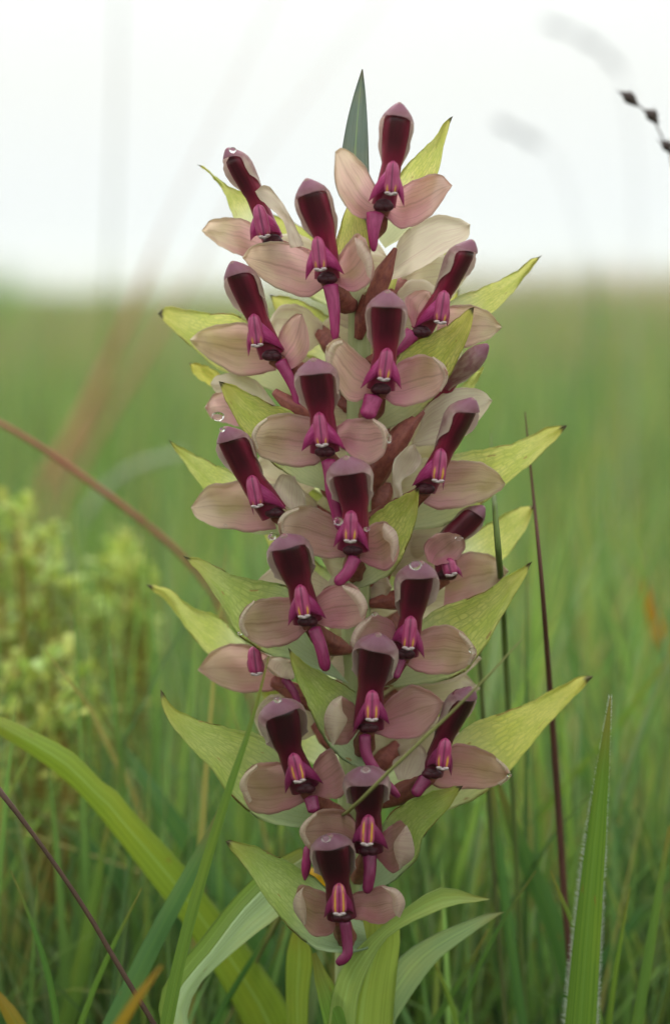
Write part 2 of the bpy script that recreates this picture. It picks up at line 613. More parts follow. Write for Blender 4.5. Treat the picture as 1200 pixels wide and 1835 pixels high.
# ------------------------------------------------------------------ meadow grass (uncountable): real blades, one mesh
def m_meadow():
    k = NT('meadow_blades')
    at_ = k.n('ShaderNodeAttribute')
    at_.attribute_name = 'tint'
    uvv, u, v = k.uv()
    n = k.noise(k.vec(k.math('MULTIPLY', u, 7), k.math('MULTIPLY', v, 4)), 1.0, 3)
    c = k.mix(k.math('MULTIPLY', k.step(n, .4, .7), .3), at_.outputs['Color'], (.20, .24, .06))
    c = k.mix(k.math('MULTIPLY', k.step(u, .85, 1.0), .4), c, (.26, .19, .07))
    return k.finish(c, .5, .42, None, None, .22)


def meadow(name, label, n, sampler, hgt, wid, palette, seg=5, lean=.45):
    rng = np.random.default_rng(len(name) * 13 + n)
    x, y = sampler(rng, n)
    n = len(x)
    h = hgt(rng, n, x, y)
    w = wid(rng, n, y)
    az = rng.uniform(0, 2 * math.pi, n)
    ln = np.abs(rng.normal(lean * .55, lean * .5, n)).clip(0.03, 1.3)
    face = az + math.pi / 2 + rng.normal(0, .5, n)
    V = np.zeros((n, seg + 1, 2, 3), np.float32)
    ang = np.zeros(n)
    px, pz = np.zeros(n), np.zeros(n)
    bend = rng.uniform(.1, 1.0, n)
    for i in range(seg + 1):
        t = i / seg
        if i:
            a = ln * (.35 + bend * 1.5 * t * t)
            px = px + np.sin(a) * h / seg
            pz = pz + np.cos(a) * h / seg
        ww = w * .5 * (1 - .25 * (1 - t)) * (1 - t ** 2.6) + 1e-5
        for s, sg in ((0, -1), (1, 1)):
            V[:, i, s, 0] = x + px * np.cos(az) + sg * ww * np.cos(face)
            V[:, i, s, 1] = y + px * np.sin(az) + sg * ww * np.sin(face)
            V[:, i, s, 2] = pz.clip(0.0) - .002 * (i == 0)
    keep = np.ones(n, bool) if 'both sides' in label else ~((V[..., 1].min(axis=(1, 2)) < .015) & (np.abs(x) < .35))
    if 'both sides' in label:        # nothing hangs into the clear view of the flower spike
        vx, vy = V[..., 0], V[..., 1]
        keep = ~((vy > -.43) & (np.abs(vx) < .02 + (vy + .43) * .19)).any(axis=(1, 2))
    V = V[keep]; n = len(V)
    nv = (seg + 1) * 2
    base = (np.arange(n) * nv)[:, None, None]
    i = np.arange(seg)
    q = np.stack([2*i, 2*i+1, 2*i+3, 2*i+2], axis=1)[None]
    F = (base + q).reshape(-1, 4)
    me = bpy.data.meshes.new(name)
    me.vertices.add(n * nv)
    me.vertices.foreach_set('co', V.reshape(-1))
    nf = len(F)
    me.loops.add(nf * 4)
    me.loops.foreach_set('vertex_index', F.reshape(-1).astype(np.int32))
    me.polygons.add(nf)
    me.polygons.foreach_set('loop_start', (np.arange(nf) * 4).astype(np.int32))
    me.polygons.foreach_set('use_smooth', np.ones(nf, bool))
    uv = me.uv_layers.new(name='UVMap')
    un = np.repeat(rng.uniform(0, 50, n), seg) * 0
    uq = np.tile(np.stack([np.stack([i/seg, i/seg, (i+1)/seg, (i+1)/seg], 1), np.tile([0, 1, 1, 0], (seg, 1))], 2)[None], (n, 1, 1, 1))
    uv.data.foreach_set('uv', uq.reshape(-1).astype(np.float32))
    pal = np.array(palette, np.float32)
    pick = rng.choice(len(pal), n, p=None)
    tint = (pal[pick] * 1.14 + .014) * rng.uniform(.75, 1.25, (n, 1)).astype(np.float32)
    col = np.ones((n, nv, 4), np.float32)
    col[..., :3] = tint[:, None, :]
    ca = me.color_attributes.new('tint', 'FLOAT_COLOR', 'POINT')
    ca.data.foreach_set('color', col.reshape(-1))
    me.materials.append(M_MEADOW)
    me.update(); me.validate()
    o = bpy.data.objects.new(name, me)
    COL.objects.link(o)
    return tag(o, label, None, None, 'stuff')


M_MEADOW = m_meadow()
GREENS = [(.12, .25, .05), (.15, .29, .055), (.20, .33, .05), (.08, .19, .05), (.26, .34, .06), (.16, .28, .08), (.10, .20, .03), (.30, .27, .07), (.05, .12, .025), (.22, .30, .12)]
FAR = GREENS + [(.26, .25, .10), (.33, .24, .12), (.26, .28, .10), (.30, .23, .11), (.24, .27, .10), (.32, .25, .12), (.28, .26, .08)]
BROWN = [(.34, .22, .12), (.38, .25, .15), (.30, .20, .09), (.36, .28, .13)]


def zone(y0, y1, fx, x0):
    def f(rng, n):
        y = np.sqrt(rng.uniform(y0 ** 2, y1 ** 2, n)) if y1 > 1 else rng.uniform(y0, y1, n)
        half = (y + CAM_D) * fx + x0
        return rng.uniform(-1, 1, n) * half, y
    return f


meadow('meadow_grass', 'dense green meadow grass close behind the flower spike', 5200, zone(.035, .5, .2, .10),
       lambda r, n, x, y: r.uniform(.07, .205, n), lambda r, n, y: r.uniform(.0010, .0034, n) * (1 + .6 * (r.uniform(0, 1, n) > .9)), GREENS, 7, .8)
TANGLE = GREENS + [(.18, .36, .12), (.24, .42, .10), (.05, .12, .03), (.06, .13, .04)]
meadow('meadow_grass', 'sparse fresh grass right behind the foot of the orchid', 420, zone(.018, .045, .2, .03),
       lambda r, n, x, y: r.uniform(.05, .15, n), lambda r, n, y: r.uniform(.0007, .0018, n), TANGLE, 8, .95)
meadow('meadow_grass', 'tangled fresh grass a hand behind the foot of the orchid', 2200, zone(.045, .12, .2, .03),
       lambda r, n, x, y: r.uniform(.06, .185, n) * r.uniform(.75, 1, n), lambda r, n, y: r.uniform(.0008, .0034, n), TANGLE, 8, .9)
meadow('meadow_grass', 'green meadow grass a step behind the flower spike', 5200, zone(.5, 2.2, .24, .1),
       lambda r, n, x, y: r.uniform(.09, .215, n), lambda r, n, y: r.uniform(.002, .0045, n), GREENS + FAR[:9], 5, .4)
meadow('meadow_grass', 'mixed green and brownish grass in the middle of the meadow', 15000, zone(2.2, 9, .24, .1),
       lambda r, n, x, y: r.uniform(.10, .235, n), lambda r, n, y: r.uniform(.004, .009, n), FAR, 4, .4)
meadow('meadow_grass', 'far brownish green grass towards the horizon', 22000, zone(9, 70, .22, .1),
       lambda r, n, x, y: r.uniform(.12, .27, n), lambda r, n, y: r.uniform(.015, .05, n), FAR, 3, .4)


def around(rng, n):
    x, y = rng.uniform(-.9, .9, n), rng.uniform(-1.5, .03, n)
    view = (y > -.42) & (np.abs(x) < .035 + (y + .42) * .21)
    foot = (y > -.12) & (np.abs(x) < .12)
    ok = ~(view | foot)
    return x[ok], y[ok]


meadow('meadow_grass', 'meadow grass standing on both sides of the orchid', 9000, around,
       lambda r, n, x, y: np.where((np.abs(x) < .25) & (y > -.45), r.uniform(.07, .16, n), r.uniform(.12, .30, n)), lambda r, n, y: r.uniform(.0016, .005, n), GREENS, 5, .35)


def patch(x0, x1, y0, y1):
    return lambda rng, n: (rng.normal((x0 + x1) / 2, (x1 - x0) / 2, n), rng.uniform(y0, y1, n))


meadow('meadow_grass', 'tall thin grass tips breaking the horizon here and there', 1100, zone(1.8, 14, .22, .1),
       lambda r, n, x, y: r.uniform(.22, .30, n) + .018 * y * r.uniform(0, 1, n), lambda r, n, y: r.uniform(.002, .004, n), FAR, 7, .25)
meadow('meadow_grass', 'reddish brown flowering grass in a loose patch at the right', 4200, patch(.6, 2.0, 3.2, 13),
       lambda r, n, x, y: r.uniform(.16, .25, n), lambda r, n, y: r.uniform(.004, .010, n), BROWN + FAR[:4], 5, .4)
meadow('meadow_grass', 'taller brown grass far off at the right', 2600, patch(1.5, 6.5, 14, 34),
       lambda r, n, x, y: r.uniform(.25, .62, n), lambda r, n, y: r.uniform(.012, .03, n), BROWN + FAR[-4:], 4, .3)
meadow('meadow_grass', 'tuft of taller green grass at the far left', 260, patch(-1.02, -.86, 4.6, 5.4),
       lambda r, n, x, y: r.uniform(.22, .36, n), lambda r, n, y: r.uniform(.003, .007, n), GREENS[:4], 5, .3)
meadow('meadow_grass', 'pale brown grass in a loose patch at the far left', 1300, patch(-1.6, -.7, 4, 9),
       lambda r, n, x, y: r.uniform(.15, .24, n), lambda r, n, y: r.uniform(.004, .010, n), BROWN + FAR[:6], 5, .4)


# ------------------------------------------------------------------ blades, stems and leaves that can be told apart
def to_ground(P):
    """carry a blade on below the frame until it roots in the ground"""
    P = [np.array(p) for p in P]
    d = P[-1] - P[-2]
    d /= np.linalg.norm(d)
    d[1] *= .3
    d[2] = min(d[2], -.55)
    d /= np.linalg.norm(d)
    z = P[-1][2]
    if z > .004:
        P.append(P[-1] + d * (z * .5 / -d[2]))
        P.append(P[-2] + np.array([d[0] * .75, d[1] * .75, d[2]]) * ((z + .002) / -d[2]) * 1.0)
        P[-1][2] = -.002
    return P


def ribbon(pts, widths, fold=.25, n=26, facing=0.0, root=True, wav=0.0, mb=None, m=5, seed=0):
    """blade from TIP to foot: pts = [(px, py, Y)], widths in photograph pixels at the plant's distance"""
    P = [np.array(at(*p)) for p in pts]
    W = [w * S * (p[2] + CAM_D) / CAM_D for w, p in zip(widths, pts)]
    if root:
        k = len(P)
        P = to_ground(P)
        W = W + [W[-1] * .9] * (len(P) - k)
    C = catmull(P, n)
    kk = np.linspace(0, 1, len(W))
    seg = np.concatenate([[0], np.cumsum(np.linalg.norm(np.diff(np.array(P), axis=0), axis=1))])
    Wn = np.interp(np.linspace(0, seg[-1], n), seg, W)
    mb = mb or MB()
    T = np.gradient(C, axis=0)
    T /= np.linalg.norm(T, axis=1)[:, None]
    rows, uvs = [], []
    for i in range(n):
        view = C[i] - np.array(CAM)
        view /= np.linalg.norm(view)
        X = np.cross(T[i], view); X /= np.linalg.norm(X)
        N = np.cross(X, T[i])
        a = facing
        X2 = X * math.cos(a) + N * math.sin(a)
        N2 = -X * math.sin(a) + N * math.cos(a)
        wv = wav * math.sin(i * .7 + seed)
        row = []
        for j in range(m):
            s = -1 + 2 * j / (m - 1)
            row.append(C[i] + X2 * s * Wn[i] * .5 + N2 * (abs(s) * fold + wv * s) * Wn[i] * .5)
        rows.append(row); uvs.append([(1 - i / (n - 1), j / (m - 1)) for j in range(m)])
    mb.grid(rows, uvs)
    return mb


def blade(name, label, cat, pts, widths, col=(1, 1, 1), mat=None, group=None, **kw):
    mb = ribbon(pts, widths, **kw)
    o = mb.build(name, mat or M_GRASS, None, (*col, 1))
    return tag(o, label, cat, group)


def stem(name, label, cat, pts, widths, col, mat=None, root=True, n=30, group=None, parent=None):
    P = [np.array(at(*p)) for p in pts]
    W = [w * S * (p[2] + CAM_D) / CAM_D for w, p in zip(widths, pts)]
    if root:
        k = len(P)
        P = to_ground(P)
        W = W + [W[-1]] * (len(P) - k)
    seg = np.concatenate([[0], np.cumsum(np.linalg.norm(np.diff(np.array(P), axis=0), axis=1))])
    C = catmull(P, n)
    r = np.interp(np.linspace(0, seg[-1], n), seg, W) * .5
    mb = MB()
    mb.tube(C, r, 7)
    o = mb.build(name, mat or M_DRY, parent, (*col, 1))
    if label:
        tag(o, label, cat, group)
    return o


# ------------------------------------------------------------------ the orchid
orchid = empty('orchid', (at(632, 1835, 0).x, 0, 0))
tag(orchid, 'tall spike of maroon hooded orchid flowers with pale pink petals and yellow-green bracts', 'orchid')
bpy.context.view_layer.update()
ORIG = np.array(orchid.location)


def part(mb, name, mats, parent=None, color=(1, 1, 1)):
    """build a mesh in world metres and hang it under the orchid or one of its flowers"""
    mb.v = [(v[0] - ORIG[0], v[1] - ORIG[1], v[2] - ORIG[2]) for v in mb.v]
    return mb.build(name, mats, parent or orchid, (*color, 1))


def axis_x(y):
    return 628 + (1835 - y) / 1450 * 20


def loft(up, lo, dfun, mb, nu=22, nv=11, cup=0.10, lip=7.0, tipd=0.0, wave=2.0, seed=0, mi=0, edge=True, jig=0.0, rag=0.0):
    """sheet between two edge lines given from base to tip (photograph pixels); dfun(px, py, u) is its depth towards the camera"""
    rr = random.Random(seed)
    jt = lambda L_: [L_[0]] + [(p[0] + rr.uniform(-jig, jig), p[1] + rr.uniform(-jig, jig)) for p in L_[1:-1]] + [L_[-1]]
    up, lo = jt(up), jt(lo)
    ph = [rr.uniform(0, 6.28) for _ in range(4)]
    Uc, Lc = catmull(up, nu), catmull(lo, nu)
    if rag:                                      # slightly uneven margin
        for E in (Uc, Lc):
            a1, a2, a3 = rr.uniform(0, 6), rr.uniform(0, 6), rr.uniform(.8, 1.3)
            for k in range(2, nu - 1):
                E[k][1] += rag * (math.sin(k * 1.1 * a3 + a1) + .7 * math.sin(k * 2.3 + a2))
    rows, uvs = [], []
    for i in range(nu):
        u = i / (nu - 1)
        w = np.linalg.norm(Uc[i] - Lc[i])
        row, ur = [], []
        vs_ = list(np.linspace(0, 1, nv))
        for v in vs_:
            p = Uc[i] * (1 - v) + Lc[i] * v
            d = dfun(p[0], p[1], u)
            d += -cup * w * (1 - (2 * v - 1) ** 2) + tipd * sm(.65, 1, u)
            d += wave * math.sin(u * 7 + ph[0]) * math.sin(v * 5 + ph[1]) + wave * .6 * math.sin(u * 13 + ph[2] + v * 4)
            row.append(A3(p[0], p[1], d)); ur.append((u, .03 + .94 * v))
        if edge:
            # margin rolled back: gives the sheet a rounded rim
            for v, at_end in ((0.0, 0), (1.0, 1)):
                p = Uc[i] * (1 - v) + Lc[i] * v
                q = p + (Lc[i] - Uc[i]) * (.03 if v == 0 else -.03)
                d = dfun(p[0], p[1], u) + tipd * sm(.65, 1, u) - lip + wave * math.sin(u * 7 + ph[0]) * math.sin(v * 5 + ph[1])
                e = A3(q[0], q[1], d)
                if at_end == 0:
                    row.insert(0, e); ur.insert(0, (u, 0.0))
                else:
                    row.append(e); ur.append((u, 1.0))
        rows.append(row); uvs.append(ur)
    # the upper side of the sheet looks towards the camera
    a = (Uc[-1] + Lc[-1] - Uc[0] - Lc[0])
    b = sum(Lc[k] - Uc[k] for k in range(2, nu - 2))
    mb.grid(rows, uvs, mi, flip=(a[0] * b[1] - a[1] * b[0]) < 0)
    return mb


def flap(outer, inner, dfun, mb, lift=10, n=14, m=6, mi=1):
    """folded-over margin of a petal: from the outline inwards, lifted towards the camera"""
    O, I = catmull(outer, n), catmull(inner, n)
    rows, uvs = [], []
    for i in range(n):
        row, ur = [], []
        for j in range(m):
            t = j / (m - 1)
            p = O[i] * (1 - t) + I[i] * t
            d = dfun(p[0], p[1], .9) + lift * math.sin(math.pi * (.08 + .72 * t)) + 3
            row.append(A3(p[0], p[1], d)); ur.append((.3 + .5 * t, i / (n - 1)))
        rows.append(row); uvs.append(ur)
    mb.grid(rows, uvs, mi)


def rot_about(v, k, a):
    k = k / np.linalg.norm(k)
    return v * math.cos(a) + np.cross(k, v) * math.sin(a) + k * k.dot(v) * (1 - math.cos(a))


def make_hood(fl, tip, neck, base, wt, wn, cw, yaw, d0, lean, seed, tone=1.0):
    """throat: maroon club-shaped inner limb; hood: pale cowl round its upper half, open in front"""
    rr = random.Random(seed)
    tip, neck, base = map(np.array, (tip, neck, base))
    # 3-D path from behind the column up to the apex
    n = 26
    pl = catmull([base, neck, neck * .45 + tip * .55, tip], n)
    path = np.array([A3(p[0], p[1], d0 - 8 + lean * (i / (n - 1)) ** 1.3) for i, p in enumerate(pl)])
    T = np.gradient(path, axis=0); T /= np.linalg.norm(T, axis=1)[:, None]
    cam_dir = np.array(CAM) - path[n // 2]; cam_dir /= np.linalg.norm(cam_dir)
    Fd = rot_about(cam_dir, np.array([0, 0, 1.0]), yaw)
    lens = np.concatenate([[0], np.cumsum(np.linalg.norm(np.diff(path, axis=0), axis=1))])
    lens /= lens[-1]

    def frame(s):
        p = np.array([np.interp(s, lens, path[:, j]) for j in range(3)])
        t = np.array([np.interp(s, lens, T[:, j]) for j in range(3)]); t /= np.linalg.norm(t)
        f = Fd - t * Fd.dot(t); f /= np.linalg.norm(f)
        return p, t, f, np.cross(t, f)
    sn = np.interp(np.linalg.norm(neck - base), [0, 400], [0, 400]) / (np.linalg.norm(neck - base) + np.linalg.norm(tip - neck))
    # throat
    mb = MB()
    rows, uvs = [], []
    end = .92
    for i in range(22):
        s = end * i / 21
        p, t, f, x = frame(s)
        q = s / end
        r = np.interp(q, [0, sn * .6, sn + .05, .55, .78, .90, .96, 1.0], [wn*.62, wn*.56, wn*.50, wn*.25+wt*.25, wt*.5, wt*.49, wt*.42, wt*.12]) * S
        row, ur = [], []
        for j in range(18):
            a = 2 * math.pi * j / 18 + math.pi        # uv 0.5 = front
            ca, sa = math.cos(a), math.sin(a)
            fl_ = .78 if ca > 0 else .9
            dent = .13 * sm(.35, .75, q) * max(0, ca) ** 3   # hollow face
            row.append(p + r * (ca * f * (fl_ - dent) + sa * x)); ur.append((q, j / 18))
        rows.append(row); uvs.append(ur)
    mb.grid(rows, uvs, closed=True)
    part(mb, 'throat', M_THROAT, fl, (tone, tone, tone))
    # hood
    mb = MB()
    rows, uvs = [], []
    s0 = max(.18, sn * .9)
    m = 21
    arch1 = .85 + rr.uniform(-.03, .025)
    arch0 = arch1 - .15 - rr.uniform(0, .03)
    cw *= rr.uniform(.90, 1.0)
    skew = rr.uniform(-.12, .12)
    qs = list(np.linspace(0, .60, 14)) + list(np.linspace(.62, arch1 - .002, 18)) + list(np.linspace(arch1, .89, 4)) + [ .90, .92, .94, .96, .975, .99, 1.0]
    for q in qs:
        s = s0 + (1.0 - s0) * q
        p, t, f, x = frame(min(s, 1))
        p = p + f * S * cw * .09 * sm(.66, .95, q)
        r = np.interp(q, [0, .15, .32, .48, .60, .72, .82, .90, .95, .985, 1.0], [wn*.50, wn*.28+wt*.26, cw*.42, cw*.47, cw*.495, cw*.465, cw*.385, cw*.265, cw*.17, cw*.10, cw*.015])
        wi = np.interp(q, [0, .3, .60], [wn * .5, wt * .48, wt * .55])
        if q > arch0:
            wi *= max(0, 1 - ((q - arch0) / (arch1 - arch0)) ** 2.6) ** .4
        front = math.degrees(math.asin(min(.97, wi / r)))
        op = R(max(.0, np.interp(q, [0, .25, .55], [126, 100, 0]) if q < .12 else max(front, np.interp(q, [.12, .45], [115, front]))))
        r *= S
        row, ur = [], []
        for j in range(m):
            v = .5 - .5 * math.cos(math.pi * j / (m - 1))
            a = op + (2 * math.pi - 2 * op) * v + skew * sm(.3, .7, q)
            e = max(0, abs(v - .5) * 2 - .80) / .20
            fl_ = 1.0 + .10 * e * e * sm(.1, .4, q) * (1 - sm(.70, .78, q))
            wob = 1 + .02 * math.sin(q * 9 + seed) * math.sin(v * 7 + seed)
            row.append(p + r * wob * fl_ * (math.cos(a) * f * .92 + math.sin(a) * x))
            ur.append((q, v))
        rows.append(row); uvs.append(ur)
    mb.grid(rows, uvs)
    # the little blunt knob at the apex
    p, t, f, x = frame(.975)
    mb.ball(p + f * S * cw * .10, S * cw * .09, n=8, m=6)
    part(mb, 'hood', M_HOOD, fl, (.5 + .5 * tone, .48 + .5 * tone, .47 + .5 * tone))


def make_column(fl, top, bot, wl, wr, d0, w=14, stripe=.6, seed=0, tone=1.0):
    top, bot = np.array(top, float), np.array(bot, float)
    n = 16
    # striped anther body
    mb = MB()
    rows, uvs = [], []
    ax = (bot - top); L = np.linalg.norm(ax); ax /= L
    side = np.array([-ax[1], ax[0]])
    if side[0] < 0:
        side = -side
    for i in range(n):
        u = i / (n - 1)
        r = w * np.interp(u, [0, .05, .14, .32, .8, .95, 1], [.12, .50, .78, .97, 1.0, .88, .5])
        c = top + ax * L * u
        row, ur = [], []
        for j in range(14):
            a = 2 * math.pi * j / 14 + math.pi
            g = .22 * math.exp(-(math.sin(a) / .22) ** 2) if math.cos(a) > 0 else 0
            p = c + side * r * math.sin(a)
            row.append(A3(p[0], p[1], d0 + 30 + 5 * u + r * (.85 - g) * math.cos(a))); ur.append((u, j / 14))
        rows.append(row); uvs.append(ur)
    mb.grid(rows, uvs, closed=True)
    part(mb, 'anther', M_ANTHER, fl, (stripe, 1, 1))
    # magenta side lobes
    mb = MB()
    for k, tip in enumerate((wl, wr)):
        if tip is None:
            continue
        tip = np.array(tip, float)
        s = -1 if k == 0 else 1
        a0 = top + ax * L * .16 + side * s * w * .4
        a1 = bot - ax * L * .08 + side * s * w * .75
        m1 = a0 * .45 + tip * .55 + side * s * 5.0 - ax * 1.0
        m2 = a1 * .45 + tip * .55 - ax * 3 - side * s * 1.5
        e = (tip - (a0 + a1) / 2); e /= np.linalg.norm(e)
        pr = np.array([-e[1], e[0]])
        def df(px, py, u, s=s):
            return d0 + 30 - 22 * u + 6 * math.sin(math.pi * u)
        A, B = ([tuple(a0), tuple(m1), tuple(tip)], [tuple(a1), tuple(m2), tuple(tip)])
        loft(A, B, df, mb, 14, 8, cup=-.16, lip=9, wave=.8, seed=seed + k)
    part(mb, 'column', M_COLUMN, fl, (tone, tone, tone))
    # pale viscid discs
    mb = MB()
    for s in (-1, 1):
        c = bot + side * s * w * .45 - ax * 1
        mb.ball(A3(c[0], c[1], d0 + 42), S * 4.4, (1.25, .7, .6), 8, 6)
    mb.tube([A3(*(bot - side * w * .7), d0 + 40), A3(*(bot + ax * 1.5), d0 + 43), A3(*(bot + side * w * .7), d0 + 40)], [S * 2.2, S * 2.6, S * 2.2], 6)
    part(mb, 'viscid_disc', M_DISC, fl)


def make_flower(k, hood=None, col=None, stig=None, spur=None, Lp=None, Rp=None, bract=None, d=None, ovary=None, center=None,
                yaw=0, lean=60, bcol=(1, 1, 1), stripe=.62, slope=None, dd=0, seed=0, pcol=(1, 1, 1), bbase=-60):
    sx, sy = center or stig
    ax = axis_x(sy)
    Rr = 120 + (sy - 300) / 1300 * 110
    dx = sx - ax
    d0 = d if d is not None else math.sqrt(max(Rr * Rr - dx * dx, (.3 * Rr) ** 2))
    d0 += dd
    if slope is None:
        slope = -max(-.75, min(.75, dx / max(d0, 40))) * .75

    def plane(off, tipoff=0.0):
        def f(px, py, u):
            return d0 + off + slope * (px - sx) + tipoff * u * u
        return f
    # the flower's own mesh: its ribbed ovary, from the stalk to the flower's centre
    if ovary:
        pts, ws = ovary
        path = catmull([A3(*p) for p in pts], 18)
        w = np.interp(np.linspace(0, 1, 18), np.linspace(0, 1, len(ws)), ws) * S * .5
    else:
        path = catmull([A3(ax + dx * .12, sy + 52, d0 * .12), A3(ax + dx * .55, sy + 40, d0 * .5), A3(sx, sy + 4, d0 - 14)], 18)
        w = np.interp(np.linspace(0, 1, 18), [0, .3, .6, 1], [14, 34, 38, 24]) * S * .5
    mb = MB()
    mb.tube(path, w, 18, ribs=6, ribamp=.10, twist=1.2)
    fl = part(mb, 'flower', M_OVARY)
    low_shade = sm(650, 1550, sy)                     # weaker light low on the spike, painted into the flower colours
    tone = tuple(p * (1 - low_shade * q) for p, q in zip(pcol, (.34, .49, .47)))
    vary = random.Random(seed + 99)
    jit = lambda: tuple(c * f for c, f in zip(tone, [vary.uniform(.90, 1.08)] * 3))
    fl.color = (1, 1, 1, 1)
    if stig and hood:
        mb = MB()
        for s in (-1, 1):
            mb.ball(A3(stig[0] + s * 6.0, stig[1] + 1, d0 + 8), S * 10.5, (1.15, .85, .82), 12, 8)
        mb.ball(A3(stig[0], stig[1] - 4, d0 + 7), S * 11, (1.3, .8, .8), 12, 8)
        part(mb, 'stigma', M_STIGMA, fl)
    if hood:
        tip, neck, wt, wn, cw = hood
        base = stig or center
        make_hood(fl, tip, neck, base, wt, wn, cw, R(yaw) + vary.uniform(-.12, .12), d0, lean, seed, 1 - .62 * low_shade)
    if col:
        make_column(fl, *col, d0, 13.5, stripe, seed, 1 - .45 * low_shade)
    if spur:
        pts, w0, w1 = spur
        P = catmull([A3(p[0], p[1], d0 + 6 + 16 * math.sin(math.pi * .5 * min(1, i / max(1, len(pts) - 1)))) for i, p in enumerate(pts)], 16)
        mb = MB()
        mb.tube(P, np.linspace(w0, w1, 16) * .5 * S * np.interp(np.linspace(0, 1, 16), [0, .9, 1], [1, 1, .6]), 10, flat=.6)
        part(mb, 'spur', M_SPUR, fl, (1 - .45 * low_shade,) * 3)
    for i, pt in enumerate((Lp, Rp)):
        if not pt:
            continue
        up, lo, opt = pt[0], pt[1], (pt[2] if len(pt) > 2 else {})
        mb = MB()
        df = plane(-10 + opt.get('off', 0), opt.get('tip', 8))
        loft(up, lo, df, mb, 24, 13, cup=opt.get('cup', .22), tipd=opt.get('curl', vary.uniform(-6, 24)), seed=seed * 7 + i, wave=vary.uniform(3, 6.5), jig=4.0, rag=.7)
        if 'flap' in opt:
            flap(opt['flap'][0], opt['flap'][1], df, mb, opt.get('lift', 12) * 1.7)
        if opt.get('back'):
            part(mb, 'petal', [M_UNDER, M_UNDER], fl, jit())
        else:
            hue = (1.0, 1.0, .90) if (i == 0) == (sx < ax + 60) else (1.0, .84, .92)
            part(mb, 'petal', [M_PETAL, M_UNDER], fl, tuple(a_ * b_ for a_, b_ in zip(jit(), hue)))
    if bract:
        up, lo = bract[0], bract[1]
        opt = bract[2] if len(bract) > 2 else {}
        mb = MB()
        bo = opt.get('off', 0)

        def df(px, py, u):
            return d0 + bo + slope * (px - sx) + (bbase * (1 - sm(0, .5, u)) - 48) + opt.get('tip', 10) * u * u
        loft(up, lo, df, mb, 34, 15, cup=opt.get('cup', .10), lip=3, seed=seed * 5 + 3, wave=5.0, jig=2.5, rag=1.0)
        part(mb, 'bract', M_BRACT, orchid, bcol)
    return fl


# stem and its sheathing leaves
mb = MB()
P = [(at(axis_x(1835) + 2, 1835).x, 0, -.003), np.array(at(axis_x(1835) + 2, 1835)), np.array(at(axis_x(1300), 1300)), np.array(at(axis_x(800), 800)), np.array(at(644, 420))]
C = catmull(P, 40)
mb.tube(C, np.interp(np.linspace(0, 1, 40), [0, .35, .7, 1], [40, 33, 27, 18]) * S, 16, ribs=7, ribamp=.05)
part(mb, 'stem', M_STEM)


def leaf(up, lo, depth, name='leaf', mat=None, color=(1, 1, 1), cup=.12, nu=30, nv=11, wave=2.0, seed=1, parent=orchid, foot=True, extra=None):
    mb = MB()
    df = depth if callable(depth) else (lambda px, py, u: depth)
    loft(up, lo, df, mb, nu, nv, cup=cup, lip=2.5, wave=wave, seed=seed)
    if extra:
        extra(mb, df)
    if parent is None:
        return mb.build(name, mat or M_LEAF, None, (*color, 1))
    return part(mb, name, mat or M_LEAF, parent, color)


GY = 2900          # photograph row (below the frame) of the foot of the plant
leaf([(640, 440), (628, 390), (611, 300), (618, 235), (632, 175), (648, 124)], [(660, 440), (662, 380), (661, 300), (659, 235), (655, 170), (650, 124)],
     lambda px, py, u: 55 - 30 * u, color=(.70, .62, 1.7), cup=.25, seed=2)
leaf([(580, 2500), (584, 2150), (588, 1850), (606, 1765), (640, 1700), (648, 1640)], [(690, 2500), (698, 2150), (703, 1850), (711, 1740), (716, 1660), (690, 1600)],
     lambda px, py, u: 70 + 10 * u, color=(1.5, 1.35, .75), cup=-.25, seed=3)
leaf([(602, 2300), (584, 1950), (598, 1770), (637, 1702), (733, 1622), (767, 1599), (800, 1589), (854, 1605), (879, 1611)],
     [(650, 2300), (640, 1950), (640, 1800), (679, 1700), (717, 1664), (767, 1640), (812, 1622), (850, 1617), (879, 1611)],
     lambda px, py, u: 110 + 40 * u - .15 * abs(px - 650), color=(1.55, 1.42, 1.25), cup=.22, seed=4)
leaf([(640, 2350), (640, 1990), (668, 1800), (712, 1719), (767, 1680), (833, 1651), (875, 1636), (904, 1634)],
     [(690, 2350), (692, 1990), (702, 1850), (733, 1790), (783, 1722), (833, 1682), (875, 1652), (904, 1634)],
     lambda px, py, u: 60 + 30 * u - .1 * abs(px - 650), color=(1.15, 1.1, 1.5), cup=.14, seed=5)
leaf([(560, 2400), (440, 2120), (330, 1900), (306, 1815), (329, 1762), (375, 1708), (437, 1627), (500, 1567), (545, 1535)],
     [(600, 2400), (480, 2120), (362, 1900), (336, 1825), (356, 1767), (398, 1724), (462, 1670), (510, 1632), (548, 1570)],
     lambda px, py, u: 30 + 40 * math.sin(u * 3) , color=(1.95, 1.75, 2.9), cup=-.1, seed=6)
leaf([(545, 2400), (425, 2105), (310, 1895), (284, 1802), (306, 1747), (354, 1690), (420, 1607), (485, 1547), (540, 1518)],
     [(560, 2400), (440, 2120), (330, 1900), (306, 1815), (329, 1762), (375, 1708), (437, 1627), (500, 1567), (545, 1535)],
     lambda px, py, u: 22 + 40 * math.sin(u * 3), color=(.95, .98, .6), cup=.05, seed=16)
leaf([(625, 2400), (560, 2100), (522, 1900), (512, 1790), (514, 1700), (530, 1655)], [(640, 2400), (600, 2100), (556, 1900), (553, 1790), (560, 1710), (540, 1655)],
     lambda px, py, u: -20, color=(1.25, 1.15, .5), cup=.2, seed=7)

